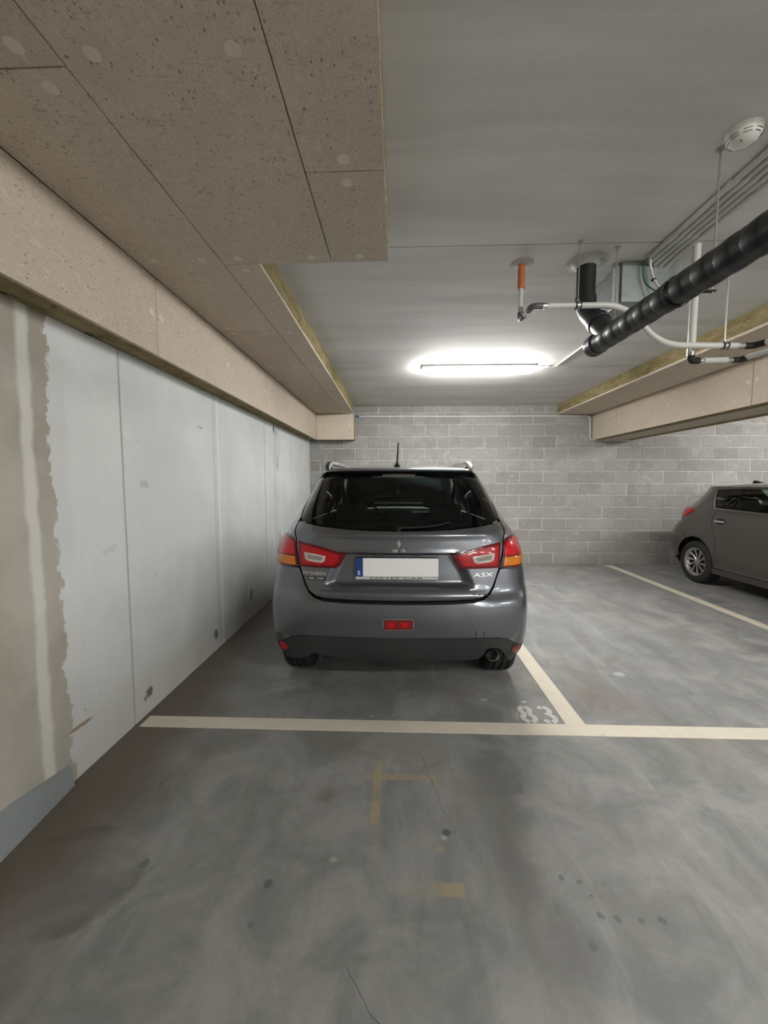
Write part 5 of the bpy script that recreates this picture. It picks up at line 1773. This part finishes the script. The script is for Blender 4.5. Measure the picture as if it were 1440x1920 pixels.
for mir in (False, True):
    S2.patch('quarter_panel', q2, PB, hb, mirror=mir, g=0.035, smooth=45)
    d = S2.patch('rear_door', rd2, PB, hb, mirror=mir, g=0.06, smooth=45)
    hd = S2.patch('door_handle', yz([(1.17, .937), (1.34, .937), (1.34, .960), (1.17, .960)]), M['chrome'], d, off=0.036, thick=0.018, mirror=mir, rim=0.006)
    S2.patch('handle_recess', yz([(1.19, .93), (1.21, .912), (1.30, .912), (1.32, .93), (1.32, .972), (1.30, .988), (1.21, .988), (1.19, .972)]), M['gap'], d, off=0.0055, thick=0.004, mirror=mir)
    d = S2.patch('front_door', fd2, PB, hb, mirror=mir, g=0.06, smooth=45)
    S2.patch('door_handle', yz([(2.24, .925), (2.42, .925), (2.42, .952), (2.24, .952)]), PB, d, off=0.036, thick=0.018, mirror=mir, rim=0.006)
    S2.patch('fender', fe2, PB, hb, mirror=mir, g=0.05, smooth=45)
    S2.patch('sill', sl2, PB, hb, mirror=mir, g=0.06)
    S2.patch('side_glass', wq2, M['glass_side'], hb, mirror=mir, g=0.06, off=0.001, thick=0.004)
    S2.patch('side_glass', wr2, M['glass_side'], hb, mirror=mir, g=0.06, off=0.001, thick=0.004)
    S2.patch('side_glass', wf2, M['glass_side'], hb, mirror=mir, g=0.06, off=0.001, thick=0.004)
    S2.patch('window_frame', fr2, PB, hb, mirror=mir, g=0.05)
    S2.patch('door_pillar', bp_2, M['ceramic'], hb, mirror=mir, g=0.05, thick=0.03)
    S2.patch('door_pillar', cp_2, M['ceramic'], hb, mirror=mir, g=0.05, thick=0.03)
    S2.patch('windscreen_pillar', ap2, PB, hb, mirror=mir, g=0.05, thick=0.03)
    S2.strip('window_trim', trim, 0.012, M['chrome'], hb, off=0.009, mirror=mir, thick=0.007)
    lm = S2.patch('tail_lamp', lamp, M['lens_red'], hb, off=0.016, thick=0.02, g=0.02, mirror=mir, rim=0.005)
    mm = -1 if mir else 1
    mo = MB().rbox((mm * 0.89, 2.70, 1.00), (mm * 1.06, 2.81, 1.11), 0.03, None, 3).build('door_mirror', PB, hb, smooth=50)
    MB().rbox((mm * 0.80, 2.72, 1.01), (mm * 0.90, 2.78, 1.04), 0.01).build('mirror_arm', M['clad'], mo)
S2.patch('rear_bumper', both(bp2), PB, hb, g=0.035, smooth=45)
gate2 = [(0, .81), (S2.u_at_x(.58, .81), .81), (S2.U[3] + .03, .98), (S2.U[3] + .03, 1.09), (S2.U[3] - .01, 1.13), (0, 1.13)]
S2.patch('tailgate', both(gate2), PB, hb, g=0.035, smooth=45)
S2.patch('rear_glass', both([(0, 1.135), (S2.U[3] - .02, 1.135), (S2.U[3] - .005, 1.20), (S2.U[3] - .01, 1.40), (0, 1.40)]), M['glass_tint'], hb, off=0.002, thick=0.004, g=0.05)
S2.patch('lower_trim', both([(0, .33), (S2.u_at_x(.5, .3), .33)] + yz([(.36, .31), (.36, .22)]) + [(S2.u_at_x(.5, .22), .22), (0, .22)]), M['clad'], hb, g=0.05)
S2.patch('windscreen', [(S2.U[8] + .03, 1.085), (S2.L, 1.085), (2 * S2.L - S2.U[8] - .03, 1.085), (2 * S2.L - S2.U[8] + .01, 1.25), (2 * S2.L - S2.U[8], 1.415), (S2.L, 1.415), (S2.U[8], 1.415), (S2.U[8] - .01, 1.25)], M['glass_clear'], hb, off=0.0, thick=0.004, g=0.06)
S2.patch('bonnet', [(S2.U[8] - .10, 1.05), (S2.L, 1.06), (2 * S2.L - S2.U[8] + .10, 1.05), (2 * S2.L - S2.U[8] + .02, .86), (S2.L, .84), (S2.U[8] - .02, .86)], PB, hb, g=0.06, smooth=45)
S2.patch('front_bumper', [(Y2(3.925, .62), .82), (S2.U[8] + .02, .83), (S2.L, .82), (2 * S2.L - S2.U[8] - .02, .83), (2 * S2.L - Y2(3.925, .62), .82), (2 * S2.L - Y2(3.87, .4), .24), (S2.L, .24), (Y2(3.87, .4), .24)], PB, hb, g=0.06, smooth=45)
for s_ in (-1, 1):
    S2.patch('headlamp', [(S2.L + s_ * .42, .80), (S2.L + s_ * .42, .70), (S2.L + s_ * .70, .71), (S2.L + s_ * .82, .81)], M['lens_clear'], hb, off=0.014, thick=0.01, g=0.04)
rf2, RG2 = roof_grid(S2, 1.425, 0.055, hb, PB)
roof_grid(S2, 1.42, 0.04, rf2, M['interior'], 16, 20)[0].name = 'headliner'
fin = MB()
fin.v = [Vector(p) for p in ((-.03, .70, 1.462), (.03, .70, 1.462), (.03, .88, 1.468), (-.03, .88, 1.468), (-.006, .695, 1.512), (.006, .695, 1.512), (.006, .74, 1.51), (-.006, .74, 1.51))]
fin.f = [(0, 3, 2, 1), (4, 5, 6, 7), (0, 1, 5, 4), (1, 2, 6, 5), (2, 3, 7, 6), (3, 0, 4, 7)]
fin.build('shark_fin_aerial', M['gap'], hb)
MB().rbox((-.58, .30, .17), (.58, 3.9, .48), .05, None, 3).build('underbody', M['gap'], hb, smooth=40)
MB().rbox((-.60, .35, .42), (.60, 3.6, .70), .04).build('floor_pan', M['gap'], hb, smooth=40)
MB().tube([(.45, -.02, .34), (.45, .4, .34)], .028, 14).build('tow_eye_cover', M['clad'], hb, smooth=40)
for y in (WY, 3.40):
    wheel(hb, .775, y, WZ, WR2, .205, 1, .205)
    wheel(hb, -.775, y, WZ, WR2, .205, -1, .205)
    for s_ in (-1, 1):
        mb = MB()
        n = 18
        for i in range(n + 1):
            an = R(-8 + 196 * i / n)
            mb.v += [Vector((s_ * .57, y + .365 * math.cos(an), WZ + .36 * math.sin(an))), Vector((s_ * .845, y + .365 * math.cos(an), WZ + .36 * math.sin(an)))]
        for i in range(n):
            mb.f.append((2 * i, 2 * i + 1, 2 * i + 3, 2 * i + 2))
        mb.build('wheel_arch_liner', M['gap'], hb, smooth=60)
inn = empty('cabin', (0, 0, 0), parent=hb)
seat(inn, -.38, 1.98, .50, hz=1.30, ztop=1.08, z0=.45)
seat(inn, .38, 1.98, .50, hz=1.30, ztop=1.08, z0=.45)
MB().rbox((-.64, 1.05, .45), (.64, 1.18, 1.06), .05, None, 3).build('rear_bench_back', M['fabric'], inn, smooth=50)
for xx in (-.38, .38):
    MB().rbox((xx - .13, 1.03, 1.07), (xx + .13, 1.12, 1.22), .035, None, 3).build('rear_headrest', M['fabric'], inn, smooth=50)
MB().rbox((-.60, .42, .98), (.60, 1.03, 1.0), .006).build('parcel_shelf', M['interior'], inn)
MB().rbox((-.66, 2.70, .65), (.66, 3.15, 1.02), .06, None, 3).build('dashboard', M['interior'], inn, smooth=50)
